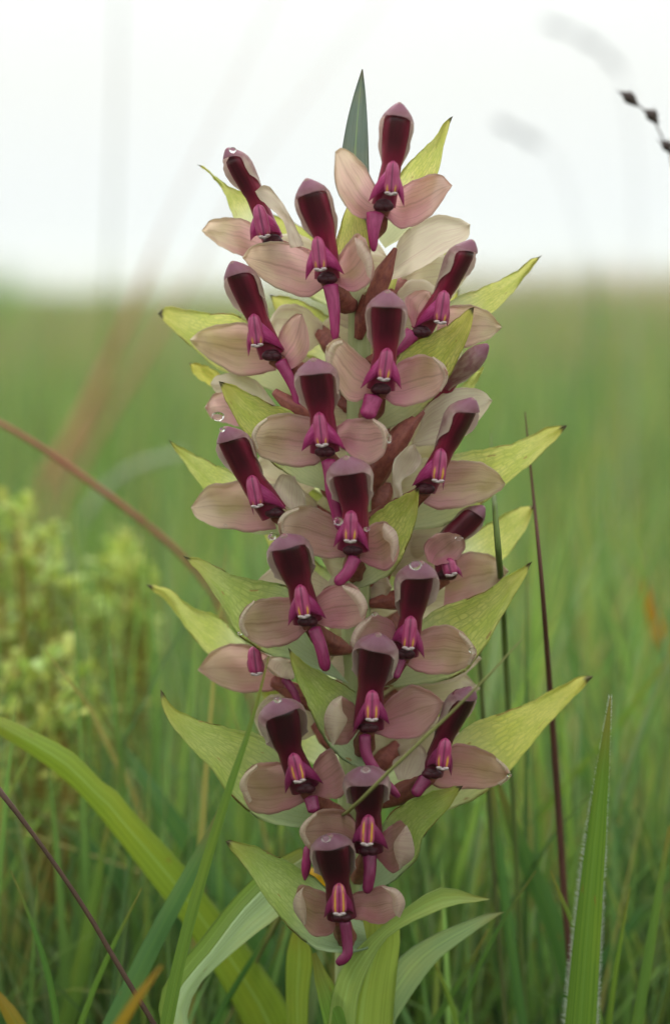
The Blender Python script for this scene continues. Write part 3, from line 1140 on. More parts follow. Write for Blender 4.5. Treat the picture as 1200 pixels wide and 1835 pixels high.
# flowers: seeds and outlines, top of the spike first ------------------------------------------------
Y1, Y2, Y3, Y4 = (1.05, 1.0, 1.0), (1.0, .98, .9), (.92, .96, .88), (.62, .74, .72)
F = []
make_flower('A', ((716, 183), (701, 296), 47, 34, 62), ((704, 288), (700, 347), (659, 362), (724, 372)), (687, 369),
    ([(672, 384), (669, 410), (669, 450)], 32, 11),
    ([(690, 350), (672, 332), (650, 297), (616, 266), (600, 272)], [(672, 392), (650, 392), (622, 370), (603, 330), (600, 272)], {'tip': 20}),
    ([(700, 345), (726, 328), (752, 318), (788, 313), (810, 332)], [(690, 388), (710, 411), (742, 405), (775, 384), (798, 352), (810, 332)], {'tip': -20}),
    ([(668, 415), (690, 350), (718, 310), (744, 282), (772, 252), (794, 221), (811, 208)], [(690, 445), (738, 408), (784, 314), (797, 262), (808, 224), (811, 208)]),
    yaw=4, bcol=Y1, seed=1, lean=30, stripe=.75)
make_flower('B', ((409, 263), (456, 352), 40, 32, 58), ((462, 366), (474, 424), (449, 432), (506, 420)), (489, 432), None,
    ([(470, 410), (445, 393), (412, 386), (380, 396), (361, 414)], [(470, 470), (445, 462), (422, 453), (390, 436), (361, 414)]),
    ([(520, 445), (504, 402), (481, 375), (461, 360), (457, 343)], [(545, 440), (532, 416), (513, 375), (490, 341), (470, 333), (457, 343)], {'off': 40, 'back': 1, 'cup': -.15}),
    ([(480, 440), (449, 357), (399, 325), (370, 302), (353, 295)], [(450, 450), (417, 384), (399, 345), (372, 310), (353, 295)]),
    yaw=-38, bcol=Y1, d=40, slope=.5, seed=2, lean=30, stripe=.9)
make_flower('C', ((549, 319), (583, 432), 53, 36, 72), ((568, 423), (574, 483), (547, 503), (617, 492)), (586, 499),
    ([(592, 512), (599, 560), (600, 609)], 28, 14),
    ([(575, 462), (555, 448), (513, 434), (467, 433), (443, 446), (434, 462)], [(586, 508), (580, 518), (559, 533), (522, 531), (467, 503), (434, 462)]),
    ([(596, 480), (606, 456), (624, 434), (642, 421), (655, 428)], [(598, 508), (628, 524), (652, 516), (667, 490), (664, 452), (655, 428)],
     {'flap': ([(635, 425), (655, 435), (667, 470), (664, 500)], [(637, 440), (640, 455), (650, 470), (658, 495)])}),
    ([(600, 560), (599, 460), (610, 407), (622, 368), (631, 360)], [(640, 560), (664, 500), (662, 425), (645, 376), (631, 360)]),
    bcol=Y1, seed=3, lean=40, stripe=.75)
make_flower('G', None, None, None, None, None,
    ([(704, 455), (718, 425), (742, 402), (788, 386), (825, 389), (842, 402)], [(697, 503), (742, 489), (788, 462), (832, 431), (842, 402)], {'back': 1, 'cup': -.12}),
    ([(640, 600), (660, 540), (700, 470), (720, 440)], [(660, 610), (690, 560), (712, 500), (720, 440)]),
    d=40, slope=-.3, center=(715, 450), ovary=([(642, 605, 20), (655, 560, 40), (685, 495, 50), (708, 445, 50)], [16, 32, 36, 30, 8]), seed=4)
make_flower('D', ((417, 466), (463, 575), 48, 38, 66), ((454, 562), (461, 619), (445, 640), (511, 628)), (487, 637),
    ([(503, 648), (528, 700), (534, 744)], 24, 11),
    ([(480, 600), (439, 577), (401, 577), (367, 585), (347, 600), (340, 609)], [(495, 664), (431, 671), (394, 656), (352, 626), (340, 609)], {'tip': -10}),
    ([(495, 630), (502, 592), (512, 570), (529, 559), (541, 562)], [(500, 655), (525, 660), (544, 645), (555, 622), (551, 590), (541, 562)]),
    ([(530, 680), (439, 572), (382, 563), (337, 555), (304, 549), (283, 562)], [(545, 720), (521, 712), (457, 690), (390, 660), (341, 615), (307, 586), (283, 562)]),
    yaw=-28, bcol=Y2, seed=5, lean=50, stripe=.75)
make_flower('E', ((843, 427), (795, 525), 46, 34, 60), ((796, 520), (788, 578), (742, 587), (801, 587)), (754, 595), ([(738, 598), (715, 620), (690, 640)], 30, 20),
    ([(738, 585), (727, 560), (728, 535), (750, 518), (770, 523)], [(752, 590), (762, 572), (778, 558), (781, 540), (770, 523)], {'off': 14}),
    ([(785, 570), (806, 549), (842, 546), (875, 557), (899, 587)], [(780, 605), (821, 625), (850, 620), (879, 603), (899, 587)]),
    ([(770, 590), (808, 537), (862, 516), (917, 487), (950, 465), (971, 457)], [(770, 630), (830, 615), (883, 557), (908, 536), (939, 494), (971, 457)]),
    yaw=46, bcol=Y1, seed=6, lean=40, stripe=.75)
make_flower('F', ((694, 518), (689, 634), 54, 40, 76), ((694, 623), (687, 680), (645, 697), (719, 698)), (682, 697),
    ([(669, 712), (657, 748)], 34, 28),
    ([(680, 672), (667, 653), (642, 628), (608, 609), (584, 620)], [(672, 708), (654, 714), (629, 718), (604, 695), (586, 655), (584, 620)],
     {'flap': ([(612, 610), (590, 614), (582, 635), (588, 665)], [(616, 617), (604, 624), (598, 640), (594, 662)])}),
    ([(690, 675), (712, 653), (750, 637), (783, 641), (803, 668)], [(685, 712), (717, 730), (750, 726), (787, 703), (803, 668)],
     {'flap': ([(775, 638), (797, 655), (802, 680), (790, 702)], [(776, 645), (787, 660), (793, 680), (786, 700)]), 'lift': 8}),
    ([(655, 730), (717, 632), (767, 603), (808, 578), (837, 556), (849, 550)], [(655, 775), (704, 766), (750, 741), (800, 680), (822, 641), (842, 591), (849, 550)], {'off': 10}),
    bcol=Y2, seed=7, stripe=.7)
make_flower('J', None, None, None, None,
    ([(500, 735), (457, 683), (420, 669), (386, 669), (377, 688)], [(505, 745), (450, 715), (410, 706), (386, 699), (377, 688)], {'back': 1, 'cup': -.1}),
    ([(440, 720), (410, 700), (392, 702), (374, 714), (367, 731)], [(450, 775), (427, 765), (401, 762), (379, 751), (367, 731)], {'off': -12}),
    ([(430, 700), (390, 664), (364, 653), (348, 649), (339, 650)], [(430, 720), (379, 692), (360, 680), (347, 668), (339, 650)]),
    d=10, slope=.35, center=(480, 745), ovary=([(590, 790, 30), (560, 755, 50), (520, 725, 55), (492, 702, 45)], [16, 32, 34, 14]), bcol=(1.15, 1.0, .6), seed=8)
make_flower('M', ((872, 617), (803, 690), 24, 26, 44), None, None, None, None,
    ([(750, 770), (762, 730), (792, 703), (825, 690), (862, 698), (882, 718)], [(735, 800), (780, 800), (830, 780), (866, 743), (882, 718)], {'back': 1, 'off': 30, 'cup': -.1}),
    ([(800, 720), (830, 690), (855, 665), (868, 655)], [(830, 730), (845, 700), (860, 672), (868, 655)]),
    d=20, slope=-.3, center=(770, 745), ovary=([(650, 895, 40), (685, 830, 70), (722, 775, 80), (758, 738, 66)], [14, 40, 42, 34, 8]), yaw=150, seed=9)
make_flower('H', ((561, 640), (577, 745), 57, 42, 82), ((571, 738), (577, 798), (540, 809), (619, 806)), (582, 809),
    ([(588, 826), (592, 850), (594, 880), (602, 915), (608, 948)], 26, 18),
    ([(572, 772), (555, 752), (517, 743), (484, 746), (461, 760), (450, 782)], [(580, 822), (562, 834), (525, 838), (480, 825), (456, 803), (450, 782)],
     {'flap': ([(478, 748), (459, 762), (450, 784), (458, 806)], [(480, 754), (467, 766), (460, 784), (464, 803)]), 'lift': 8}),
    ([(588, 775), (604, 764), (626, 748), (652, 745), (680, 757), (697, 780)], [(590, 806), (615, 806), (645, 825), (667, 829), (687, 813), (697, 780)],
     {'flap': ([(668, 750), (690, 764), (697, 785), (690, 806)], [(668, 757), (680, 770), (685, 786), (684, 803)]), 'lift': 8}),
    ([(590, 845), (532, 744), (480, 720), (431, 697), (410, 686), (392, 683)], [(596, 884), (583, 883), (540, 862), (487, 832), (457, 802), (431, 765), (405, 718), (392, 683)]),
    bcol=Y3, seed=10, stripe=.8)
make_flower('I', ((403, 762), (452, 862), 52, 44, 64), ((450, 851), (461, 907), (455, 924), (514, 914)), (492, 918), None,
    ([(480, 880), (442, 862), (410, 862), (376, 870), (354, 890), (342, 909)], [(495, 948), (450, 953), (420, 947), (386, 940), (354, 924), (342, 909)]),
    ([(495, 900), (486, 880), (490, 863), (505, 851), (528, 853)], [(545, 925), (552, 906), (543, 880), (535, 862), (528, 853)], {'back': 1, 'off': 14}),
    ([(490, 890), (437, 853), (392, 833), (332, 804), (300, 787)], [(500, 960), (440, 950), (362, 872), (321, 819), (300, 787)]),
    yaw=-26, bcol=Y3, seed=11, lean=60, stripe=.85)
make_flower('L', ((844, 710), (796, 808), 50, 36, 64), ((790, 803), (784, 862), (737, 872), (793, 879)), (761, 876), None,
    ([(706, 892), (700, 860), (710, 828), (728, 800), (742, 796)], [(722, 892), (722, 862), (740, 846), (755, 826), (742, 796)], {'off': 16, 'back': 1}),
    ([(775, 850), (802, 826), (830, 822), (866, 829), (890, 845), (905, 867)], [(758, 902), (785, 912), (830, 906), (870, 894), (895, 880), (905, 867)], {'tip': 5}),
    ([(740, 900), (800, 822), (862, 805), (925, 791), (985, 766), (1016, 762)], [(700, 955), (737, 951), (790, 942), (833, 924), (878, 893), (906, 868), (956, 822), (1000, 779), (1016, 762)]),
    yaw=42, bcol=Y2, seed=12, stripe=.6)
make_flower('N', ((866, 905), (800, 975), 42, 36, 50), ((800, 1000), (808, 1030), None, (829, 1036)), (800, 1030), None,
    ([(765, 1005), (762, 980), (778, 960), (805, 952), (825, 960)], [(782, 1014), (815, 1003), (830, 985), (831, 970), (825, 960)], {'off': 45}),
    ([(800, 1010), (837, 989), (881, 995), (911, 1024)], [(794, 1090), (837, 1075), (881, 1054), (911, 1024)]),
    ([(790, 1010), (829, 965), (872, 937), (920, 913), (956, 905)], [(800, 1060), (860, 1040), (902, 1002), (941, 945), (956, 905)]),
    yaw=30, bcol=Y2, d=40, seed=13, lean=10, stripe=1.2)
make_flower('K', ((620, 815), (636, 915), 57, 44, 84), ((629, 914), (627, 970), (597, 981), (662, 989)), (632, 985),
    ([(636, 1000), (622, 1026), (602, 1046)], 24, 20),
    ([(618, 945), (595, 921), (550, 908), (520, 913), (497, 938)], [(625, 998), (580, 1004), (535, 989), (508, 962), (497, 938)],
     {'flap': ([(535, 909), (508, 920), (497, 940), (506, 960)], [(536, 915), (517, 925), (508, 940), (513, 957)]), 'lift': 7}),
    ([(640, 960), (660, 945), (690, 936), (708, 950)], [(645, 1005), (677, 1023), (700, 1018), (715, 985), (708, 950)],
     {'flap': ([(688, 936), (708, 950), (714, 975), (704, 1008)], [(684, 950), (687, 965), (698, 975), (700, 1000)]), 'lift': 18}),
    ([(625, 1040), (655, 941), (690, 906), (725, 886), (751, 873)], [(615, 1065), (660, 1050), (707, 1025), (730, 976), (747, 928), (751, 873)], {'off': 16}),
    bcol=Y3, seed=14, stripe=.65)
make_flower('O', ((508, 955), (537, 1050), 60, 42, 84), ((537, 1047), (545, 1105), (516, 1122), (585, 1109)), (551, 1113),
    ([(563, 1127), (575, 1160), (584, 1201)], 24, 21),
    ([(540, 1085), (520, 1073), (482, 1067), (449, 1079), (431, 1105), (428, 1118)], [(550, 1130), (520, 1152), (475, 1159), (445, 1146), (428, 1118)],
     {'flap': ([(455, 1075), (434, 1098), (428, 1122), (440, 1142)], [(457, 1082), (443, 1100), (438, 1120), (446, 1138)]), 'lift': 8}),
    ([(553, 1090), (565, 1068), (590, 1049), (625, 1048), (650, 1068), (659, 1090)], [(560, 1115), (580, 1118), (617, 1128), (648, 1114), (659, 1090)],
     {'flap': ([(612, 1047), (645, 1060), (659, 1088), (650, 1110)], [(615, 1056), (626, 1068), (640, 1086), (645, 1105)]), 'lift': 12}),
    ([(560, 1150), (516, 1056), (475, 1041), (419, 1030), (370, 1006), (345, 997), (328, 996)],
     [(625, 1225), (590, 1210), (520, 1182), (475, 1172), (430, 1140), (400, 1094), (362, 1037), (340, 1008), (328, 996)]),
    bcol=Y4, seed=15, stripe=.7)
make_flower('P', ((752, 1003), (736, 1108), 57, 40, 82), ((736, 1103), (731, 1162), (700, 1150), (760, 1180)), (725, 1172), ([(718, 1182), (708, 1215)], 20, 14),
    ([(712, 1140), (700, 1110), (665, 1100), (640, 1122), (626, 1152)], [(705, 1165), (680, 1180), (650, 1178), (630, 1168), (626, 1152)],
     {'flap': ([(668, 1100), (640, 1120), (628, 1150), (640, 1172)], [(664, 1112), (652, 1128), (640, 1150), (650, 1166)]), 'lift': 12}),
    ([(735, 1150), (759, 1127), (794, 1123), (826, 1133), (848, 1158), (854, 1172)], [(722, 1188), (755, 1205), (803, 1210), (834, 1197), (854, 1172)],
     {'flap': ([(822, 1131), (842, 1148), (854, 1172), (842, 1192)], [(822, 1140), (834, 1154), (842, 1172), (836, 1190)]), 'lift': 8}),
    ([(690, 1200), (759, 1106), (803, 1084), (863, 1062), (917, 1028), (953, 1006)], [(665, 1235), (707, 1233), (755, 1228), (820, 1211), (862, 1166), (900, 1106), (935, 1045), (953, 1006)]),
    yaw=12, bcol=Y3, seed=16, stripe=.7)
make_flower('Q', None, ((454, 1158), (460, 1208), (446, 1205), (474, 1210)), (490, 1215),
    ([(510, 1216), (528, 1243), (536, 1272)], 16, 12),
    ([(490, 1180), (437, 1157), (400, 1156), (370, 1172), (354, 1201)], [(516, 1232), (477, 1243), (422, 1236), (379, 1224), (354, 1201)]),
    ([(490, 1210), (470, 1190), (480, 1175), (524, 1180)], [(510, 1216), (525, 1214), (530, 1200), (524, 1180)], {'back': 1, 'off': 20}),
    ([(500, 1190), (426, 1139), (392, 1105), (344, 1086), (299, 1053), (261, 1048)], [(520, 1250), (440, 1225), (370, 1169), (336, 1127), (299, 1082), (261, 1048)], {'off': -15}),
    bcol=(.95, .97, .85), d=45, slope=.4, seed=17, stripe=1.2)
make_flower('R', ((679, 1132), (664, 1235), 58, 44, 86), ((667, 1236), (666, 1290), (631, 1315), (698, 1299)), (660, 1303),
    ([(653, 1318), (657, 1353), (678, 1388), (714, 1428)], 22, 15),
    ([(645, 1285), (632, 1260), (608, 1246), (592, 1262), (580, 1290)], [(645, 1305), (625, 1335), (600, 1338), (582, 1320), (580, 1290)],
     {'flap': ([(612, 1246), (592, 1258), (580, 1292), (596, 1337)], [(612, 1256), (614, 1275), (622, 1290), (604, 1325)]), 'lift': 24}),
    ([(675, 1285), (699, 1253), (733, 1231), (768, 1231), (796, 1258)], [(668, 1314), (703, 1325), (746, 1318), (778, 1292), (796, 1258)]),
    ([(665, 1320), (638, 1244), (595, 1216), (548, 1188), (516, 1160)], [(650, 1380), (630, 1372), (603, 1353), (575, 1318), (548, 1259), (524, 1204), (516, 1160)], {'off': 30, 'cup': .18}),
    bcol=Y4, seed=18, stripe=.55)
make_flower('S', ((841, 1228), (796, 1322), 50, 36, 60), ((798, 1322), (792, 1377), (763, 1374), (808, 1391)), (773, 1386),
    ([(762, 1395), (742, 1425)], 26, 20),
    ([(712, 1398), (703, 1366), (725, 1344), (746, 1327)], [(735, 1396), (764, 1380), (762, 1345), (746, 1327)], {'off': 10, 'back': 1}),
    ([(790, 1362), (816, 1335), (863, 1340), (894, 1361), (914, 1388)], [(764, 1397), (785, 1409), (829, 1415), (881, 1413), (914, 1388)],
     {'flap': ([(888, 1357), (908, 1374), (914, 1392), (896, 1408)], [(888, 1364), (900, 1378), (904, 1392), (890, 1403)]), 'lift': 7}),
    ([(755, 1410), (820, 1314), (872, 1288), (928, 1266), (993, 1236), (1037, 1214), (1063, 1212)],
     [(735, 1440), (800, 1450), (870, 1420), (917, 1374), (943, 1348), (987, 1296), (1030, 1244), (1063, 1212)]),
    yaw=40, bcol=(1.0, .95, .7), seed=19, stripe=.6)
make_flower('T', ((496, 1250), (520, 1347), 60, 42, 88), ((524, 1349), (537, 1400), (511, 1423), (580, 1405)), (547, 1412),
    ([(557, 1430), (563, 1455)], 26, 22),
    ([(532, 1392), (509, 1373), (477, 1365), (448, 1375), (430, 1406)], [(548, 1436), (516, 1455), (473, 1457), (446, 1444), (430, 1406)],
     {'flap': ([(460, 1369), (437, 1388), (429, 1410), (446, 1440)], [(462, 1376), (447, 1392), (443, 1410), (452, 1434)]), 'lift': 10}),
    ([(556, 1395), (566, 1365), (590, 1344), (612, 1375)], [(560, 1425), (595, 1436), (617, 1425), (622, 1400), (612, 1375)]),
    ([(585, 1430), (505, 1345), (469, 1317), (407, 1305), (344, 1287), (309, 1262), (288, 1235)],
     [(600, 1485), (544, 1484), (493, 1479), (446, 1459), (407, 1420), (383, 1381), (348, 1345), (309, 1302), (290, 1260), (288, 1235)], {'off': 4}),
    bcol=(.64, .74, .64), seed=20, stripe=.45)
make_flower('U', ((655, 1372), (660, 1456), 58, 42, 86), ((660, 1459), (657, 1513), (629, 1514), (696, 1523)), (660, 1524),
    ([(662, 1532), (662, 1565), (657, 1600)], 26, 18),
    ([(645, 1495), (627, 1462), (583, 1449), (555, 1462), (536, 1490)], [(645, 1520), (620, 1535), (580, 1532), (548, 1518), (536, 1490)],
     {'flap': ([(566, 1455), (545, 1472), (536, 1492), (548, 1516)], [(568, 1462), (554, 1476), (547, 1492), (556, 1512)]), 'lift': 8}),
    ([(670, 1500), (688, 1488), (712, 1474), (731, 1484)], [(672, 1535), (700, 1560), (722, 1558), (742, 1530), (731, 1484)],
     {'flap': ([(728, 1478), (738, 1500), (741, 1535), (715, 1558)], [(722, 1486), (705, 1512), (708, 1536), (714, 1550)]), 'lift': 22}),
    ([(655, 1570), (692, 1467), (725, 1438), (767, 1422), (808, 1412), (829, 1408)], [(640, 1600), (680, 1592), (712, 1576), (744, 1538), (760, 1501), (785, 1467), (808, 1440), (829, 1408)], {'off': 4, 'cup': .16}),
    bcol=Y4, seed=21, stripe=.25)
make_flower('V', ((590, 1492), (605, 1585), 60, 42, 88), ((607, 1582), (608, 1638), (580, 1645), (634, 1636)), (612, 1643),
    ([(618, 1652), (622, 1690), (621, 1712), (604, 1727)], 21, 18),
    ([(602, 1615), (587, 1597), (561, 1588), (537, 1590), (526, 1618)], [(606, 1645), (593, 1672), (562, 1676), (540, 1657), (526, 1618)],
     {'flap': ([(545, 1588), (528, 1606), (526, 1630), (544, 1658)], [(540, 1598), (546, 1615), (549, 1634), (548, 1656)]), 'lift': 18}),
    ([(620, 1622), (634, 1600), (656, 1590), (684, 1587), (710, 1595), (724, 1618)], [(622, 1645), (652, 1652), (684, 1653), (712, 1645), (724, 1618)],
     {'flap': ([(682, 1587), (712, 1594), (726, 1618), (716, 1645)], [(690, 1594), (702, 1608), (703, 1625), (708, 1640)]), 'lift': 14}),
    ([(650, 1650), (575, 1578), (540, 1560), (501, 1537), (454, 1514), (420, 1506), (404, 1507)],
     [(660, 1700), (634, 1708), (583, 1706), (540, 1682), (501, 1647), (469, 1596), (438, 1553), (412, 1522), (404, 1507)], {'off': 6, 'cup': .16}),
    bcol=(.56, .72, .68), seed=22, stripe=.02)
# flowers round the back of the spike, seen only in the gaps between the front ones
rb = random.Random(12)
for i in range(20):
    y = 462 + i * 46 + rb.uniform(-14, 14)
    sd = (-1, 1, 1, -1, 1)[i % 5]
    ax = axis_x(y)
    cx = ax + sd * rb.uniform(45, 85)
    ext = rb.uniform(105, 165) * (.8 if y < 640 else 1)
    dep = rb.uniform(-90, 20)
    w = rb.uniform(38, 50)
    bx_, by_ = cx + sd * ext * .9, y - rb.uniform(60, 120)
    up = [(ax - sd * 10, y + 20), (cx - sd * 10, y - 25), ((cx + bx_) / 2, (y + by_) / 2 - 22), (bx_, by_)]
    lo = [(ax - sd * 5, y + 95), (cx + sd * 25, y + 70), ((cx + bx_) / 2 + sd * 18, (y + by_) / 2 + 34), (bx_, by_)]
    pu = [(cx - sd * 5, y - 10), (cx + sd * ext * .3, y - 42), (cx + sd * ext * .7, y - 40), (cx + sd * ext * .95, y - 5)]
    pl_ = [(cx - sd * 5, y + 25), (cx + sd * ext * .3, y + 45), (cx + sd * ext * .7, y + 36), (cx + sd * ext * .95, y - 5)]
    qu = [(cx, y - 5), (cx - sd * 45, y - 45), (cx - sd * 95, y - 35), (cx - sd * 120, y)]
    ql = [(cx, y + 25), (cx - sd * 45, y + 42), (cx - sd * 95, y + 36), (cx - sd * 120, y)]
    L_, R_ = ((pu, pl_, {'back': 1, 'cup': -.15}), (qu, ql, {'back': 1, 'cup': -.1, 'off': -25}))
    make_flower('back', None, None, None, None, L_, R_, (up, lo, {'off': -15}), d=dep, slope=.2 * -sd, center=(cx, y),
                bcol=Y2 if y < 900 else Y3, seed=40 + i, pcol=(1, .97, .95))
# the old spur that hangs beside the lowest flowers
mb = MB()
mb.tube(catmull([A3(552, 1515, 190), A3(549, 1545, 196), A3(546, 1577, 192)], 10), np.array([5, 8, 8, 8, 8.5, 8.5, 8, 7, 5, 2]) * S, 9)
part(mb, 'spur', M_SPUR)

# ------------------------------------------------------------------ dew drops
def drop(px, py, d, r, label, sq=(1, .7, .8), hang=0):
    c = A3(px, py, d - 2)
    r *= .72
    mb = MB()
    mb.ball((0, 0, 0), r * S, sq, 14, 10)
    if hang:
        mb.v = [(x, y, z - (r * S * hang * sm(-1, 1, -z / (r * S)) if z < 0 else 0)) for x, y, z in mb.v]
    o = mb.build('water_drop', M_DEW)
    o.location = c
    tag(o, label, 'water drop', 'dew drops on the orchid')


drop(417, 269, 105, 9, 'round water drop on top of the upper left hood beside the narrow bract')
drop(578, 342, 165, 7, 'small water drop on the right rim of the upper middle hood')
drop(391, 745, 24, 12, 'bright water drop hanging below the far left pale petal', (1.3, .8, .8), .3)
drop(398, 770, 195, 7, 'small water drop on the left hood below the hanging bright drop')
drop(697, 786, 220, 9, 'water drop at the right petal tip in the middle of the spike', (.7, .7, 1.2))
drop(404, 941, 40, 4, 'tiny water drop hanging under the lower edge of a left petal')
drop(487, 962, 285, 10, 'clear water drop on the left shoulder of the central left hood')
drop(606, 934, 262, 11, 'clear water drop at the foot of the magenta spur in the middle of the spike', (1, .7, .9))
drop(657, 948, 262, 7, 'small golden water drop beside the column in the middle of the spike')
drop(744, 1013, 268, 13, 'large water drop on top of the right hood beside the green gap', (1.1, .7, .9))
drop(822, 965, 95, 8, 'water drop on the pale rolled petal at the right edge', (1.3, .7, .7))
drop(430, 1135, 150, 6, 'tiny water drop on the edge of the large left bract')
drop(846, 1166, 160, 9, 'water drop at the tip of the lower right tan petal')
drop(833, 1235, 190, 8, 'pink tinted water drop on top of the lowest right hood')
drop(818, 1249, 185, 9, 'pale water drop on the left shoulder of the lowest right hood', (1.2, .7, .7))
drop(912, 1389, 130, 6, 'small bright water drop at the end of the lowest right petal')
drop(497, 1254, 290, 9, 'water drop on top of the lower left hood')
drop(655, 1379, 300, 11, 'round water drop on the knob of the hood under the curling spur')
drop(584, 1503, 310, 11, 'round pink water drop on the lowest hood')
drop(689, 1385, 262, 6, 'small water drop beside the curling spur near the bottom')
drop(671, 1100, 240, 7, 'water drop on the folded petal above a central hood')

# ------------------------------------------------------------------ blades and stems one can point to
G = 'single grass blades around the orchid'
leafO = ([(0 - 60, 1262), (0, 1283), (60, 1311), (130, 1347), (172, 1390), (180, 1398), (200, 1408), (245, 1460), (330, 1552), (400, 1643), (470, 1733), (530, 1840), (600, 2150), (625, 2500)],
         [(-60, 1285), (0, 1318), (70, 1362), (140, 1420), (200, 1490), (270, 1580), (340, 1672), (400, 1770), (440, 1850), (540, 2150), (590, 2500)])
bl = leaf(leafO[0][::-1], leafO[1][::-1], lambda px, py, u: -150 + 20 * sm(.4, 1, u), 'broad_leaf', M_LEAF, (1.0, .98, .30), cup=-.12, nu=44, seed=31, parent=None, wave=3)
tag(bl, 'broad arching yellow-green leaf with a nibbled upper edge at the lower left', 'leaf')

blade('grass_leaf', 'thin pointed grass blade crossing in front of the lowest left bract', 'grass blade',
      [(482, 1175, -.030), (452, 1290, -.030), (415, 1400, -.030), (365, 1560, -.028), (322, 1720, -.026), (296, 1850, -.024)], [2, 8, 14, 20, 23, 25], (1.25, 1.15, 1.0), group=G, fold=.5)
blade('grass_leaf', 'blue-green soft blade leaning just left of the thin pointed blade', 'grass blade',
      [(400, 1440, .004), (355, 1540, .004), (290, 1660, .003), (230, 1780, .002), (190, 1860, .002)], [6, 26, 34, 36, 36], (.85, 1.0, 1.6), group=G)
blade('grass_leaf', 'blurred dark green blade slanting down to the right above the broad yellow leaf', 'grass blade',
      [(172, 1262, .05), (225, 1345, .05), (290, 1440, .045), (350, 1530, .045), (430, 1640, .04), (520, 1760, .04)], [3, 18, 30, 38, 42, 44], (.8, 1.0, 1.3), group=G)
blade('grass_leaf', 'wide blurred dark blade under the broad yellow leaf', 'grass blade',
      [(60, 1450, .06), (150, 1510, .06), (230, 1590, .06), (310, 1660, .06), (400, 1760, .06)], [6, 24, 36, 44, 46], (.7, .9, 1.2), group=G)
blade('grass_leaf', 'pale blurred vertical blade at the lower left behind the brown stalk', 'grass blade',
      [(150, 1420, .05), (150, 1600, .05), (120, 1740, .05), (90, 1850, .05)], [6, 26, 34, 36], (1.3, 1.25, 1.6), group=G)
blade('grass_leaf', 'second pale blade at the far lower left corner', 'grass blade',
      [(135, 1370, .14), (90, 1470, .14), (30, 1620, .14), (-10, 1750, .14)], [4, 20, 28, 30], (1.1, 1.2, 1.7), group=G)
blade('grass_leaf', 'upright light green blade between the brown stalk and the broad leaf', 'grass blade',
      [(195, 1470, .04), (172, 1590, .04), (148, 1720, .04), (115, 1850, .04)], [4, 18, 30, 34], (1.5, 1.35, 1.2), group=G)
hb = blade('grass_leaf', 'tall lance-shaped grass blade with white hairy edges at the lower right', 'grass blade',
      [(1093, 1248, -.006), (1082, 1350, -.006), (1066, 1500, -.006), (1052, 1660, -.006), (1038, 1850, -.006)], [2, 19, 38, 50, 58], (1.15, 1.12, .7), group=G, fold=.35)
# its fringe of hairs
mb = MB()
rr = random.Random(4)
edge = catmull([(1093, 1248), (1082, 1350), (1066, 1500), (1052, 1660), (1038, 1850)], 60)
wid = np.interp(np.linspace(0, 1, 60), [0, .25, .5, .75, 1], [2, 19, 38, 50, 58])
for k in range(1700):
    t = rr.random() * .99
    i = int(t * 59)
    c = edge[i] * (1 - (t * 59 - i)) + edge[min(i + 1, 59)] * (t * 59 - i)
    s = rr.choice((-1, 1))
    e = np.array([c[0] + s * wid[i] * .5 * .97, c[1] + s * wid[i] * .04])
    L = rr.uniform(3, 9) * (.45 + .55 * min(1, t * 2.2))
    dy = -rr.uniform(1, 6)
    a, b = A3(e[0], e[1], 52), A3(e[0] + s * L, e[1] + dy, 52 + rr.uniform(-6, 6))
    mb.tube([a, (a * .5 + b * .5) + np.array([0, 0, .00008]), b], [S * .26, S * .22, S * .08], 4, cap=False)
h = mb.build('hair_fringe', M_HAIR, hb)
h['kind'] = 'stuff'
blade('grass_leaf', 'broad dark blade rising leftwards behind the tall brown stalk', 'grass blade',
      [(893, 1405, .03), (925, 1500, .03), (960, 1580, .03), (1000, 1680, .03), (1030, 1790, .03), (1045, 1860, .03)], [8, 26, 36, 38, 36, 34], (.72, .88, .95), group=G)
blade('grass_leaf', 'narrow upright dark blade just right of the curled orchid leaf tips', 'grass blade',
      [(880, 1408, .02), (892, 1500, .02), (905, 1620, .02), (922, 1740, .02), (938, 1850, .02)], [9, 14, 17, 18, 18], (.75, .95, 1.2), group=G)
blade('grass_leaf', 'slender green blade at the right edge near the lower corner', 'grass blade',
      [(1200, 1480, .01), (1182, 1580, .01), (1163, 1700, .01), (1138, 1850, .01)], [8, 13, 18, 22], (1.1, 1.1, 1.0), group=G)
blade('grass_leaf', 'long yellow-green blade slanting up to the right edge', 'grass blade',
      [(1215, 1155, .07), (1150, 1240, .07), (1080, 1330, .07), (1000, 1420, .07), (900, 1540, .07), (820, 1660, .07)], [4, 10, 13, 14, 14, 14], (1.6, 1.4, .8), group=G)
blade('grass_leaf', 'dark blade slanting low across the bottom right corner', 'grass blade',
      [(1220, 1570, .05), (1150, 1630, .05), (1080, 1720, .05), (1000, 1800, .05), (950, 1860, .05)], [8, 18, 22, 22, 22], (.7, .95, 1.3), group=G)
blade('grass_leaf', 'bright slanting blade under the dark one at the bottom right', 'grass blade',
      [(1225, 1630, .06), (1150, 1700, .06), (1060, 1775, .06), (960, 1850, .06)], [6, 12, 15, 15], (1.3, 1.25, .9), group=G)
blade('grass_leaf', 'dark thin blade with a yellow tip section below the curled orchid leaves', 'grass blade',
      [(874, 1665, .01), (845, 1720, .01), (810, 1780, .01), (765, 1850, .01)], [3, 8, 11, 12], (.75, .85, .7), group=G)
blade('grass_leaf', 'dark narrow blade left of the orchid foot, leaning right', 'grass blade',
      [(505, 1625, .012), (470, 1690, .012), (420, 1770, .012), (375, 1850, .012)], [3, 9, 11, 12], (.55, .8, .8), group=G)
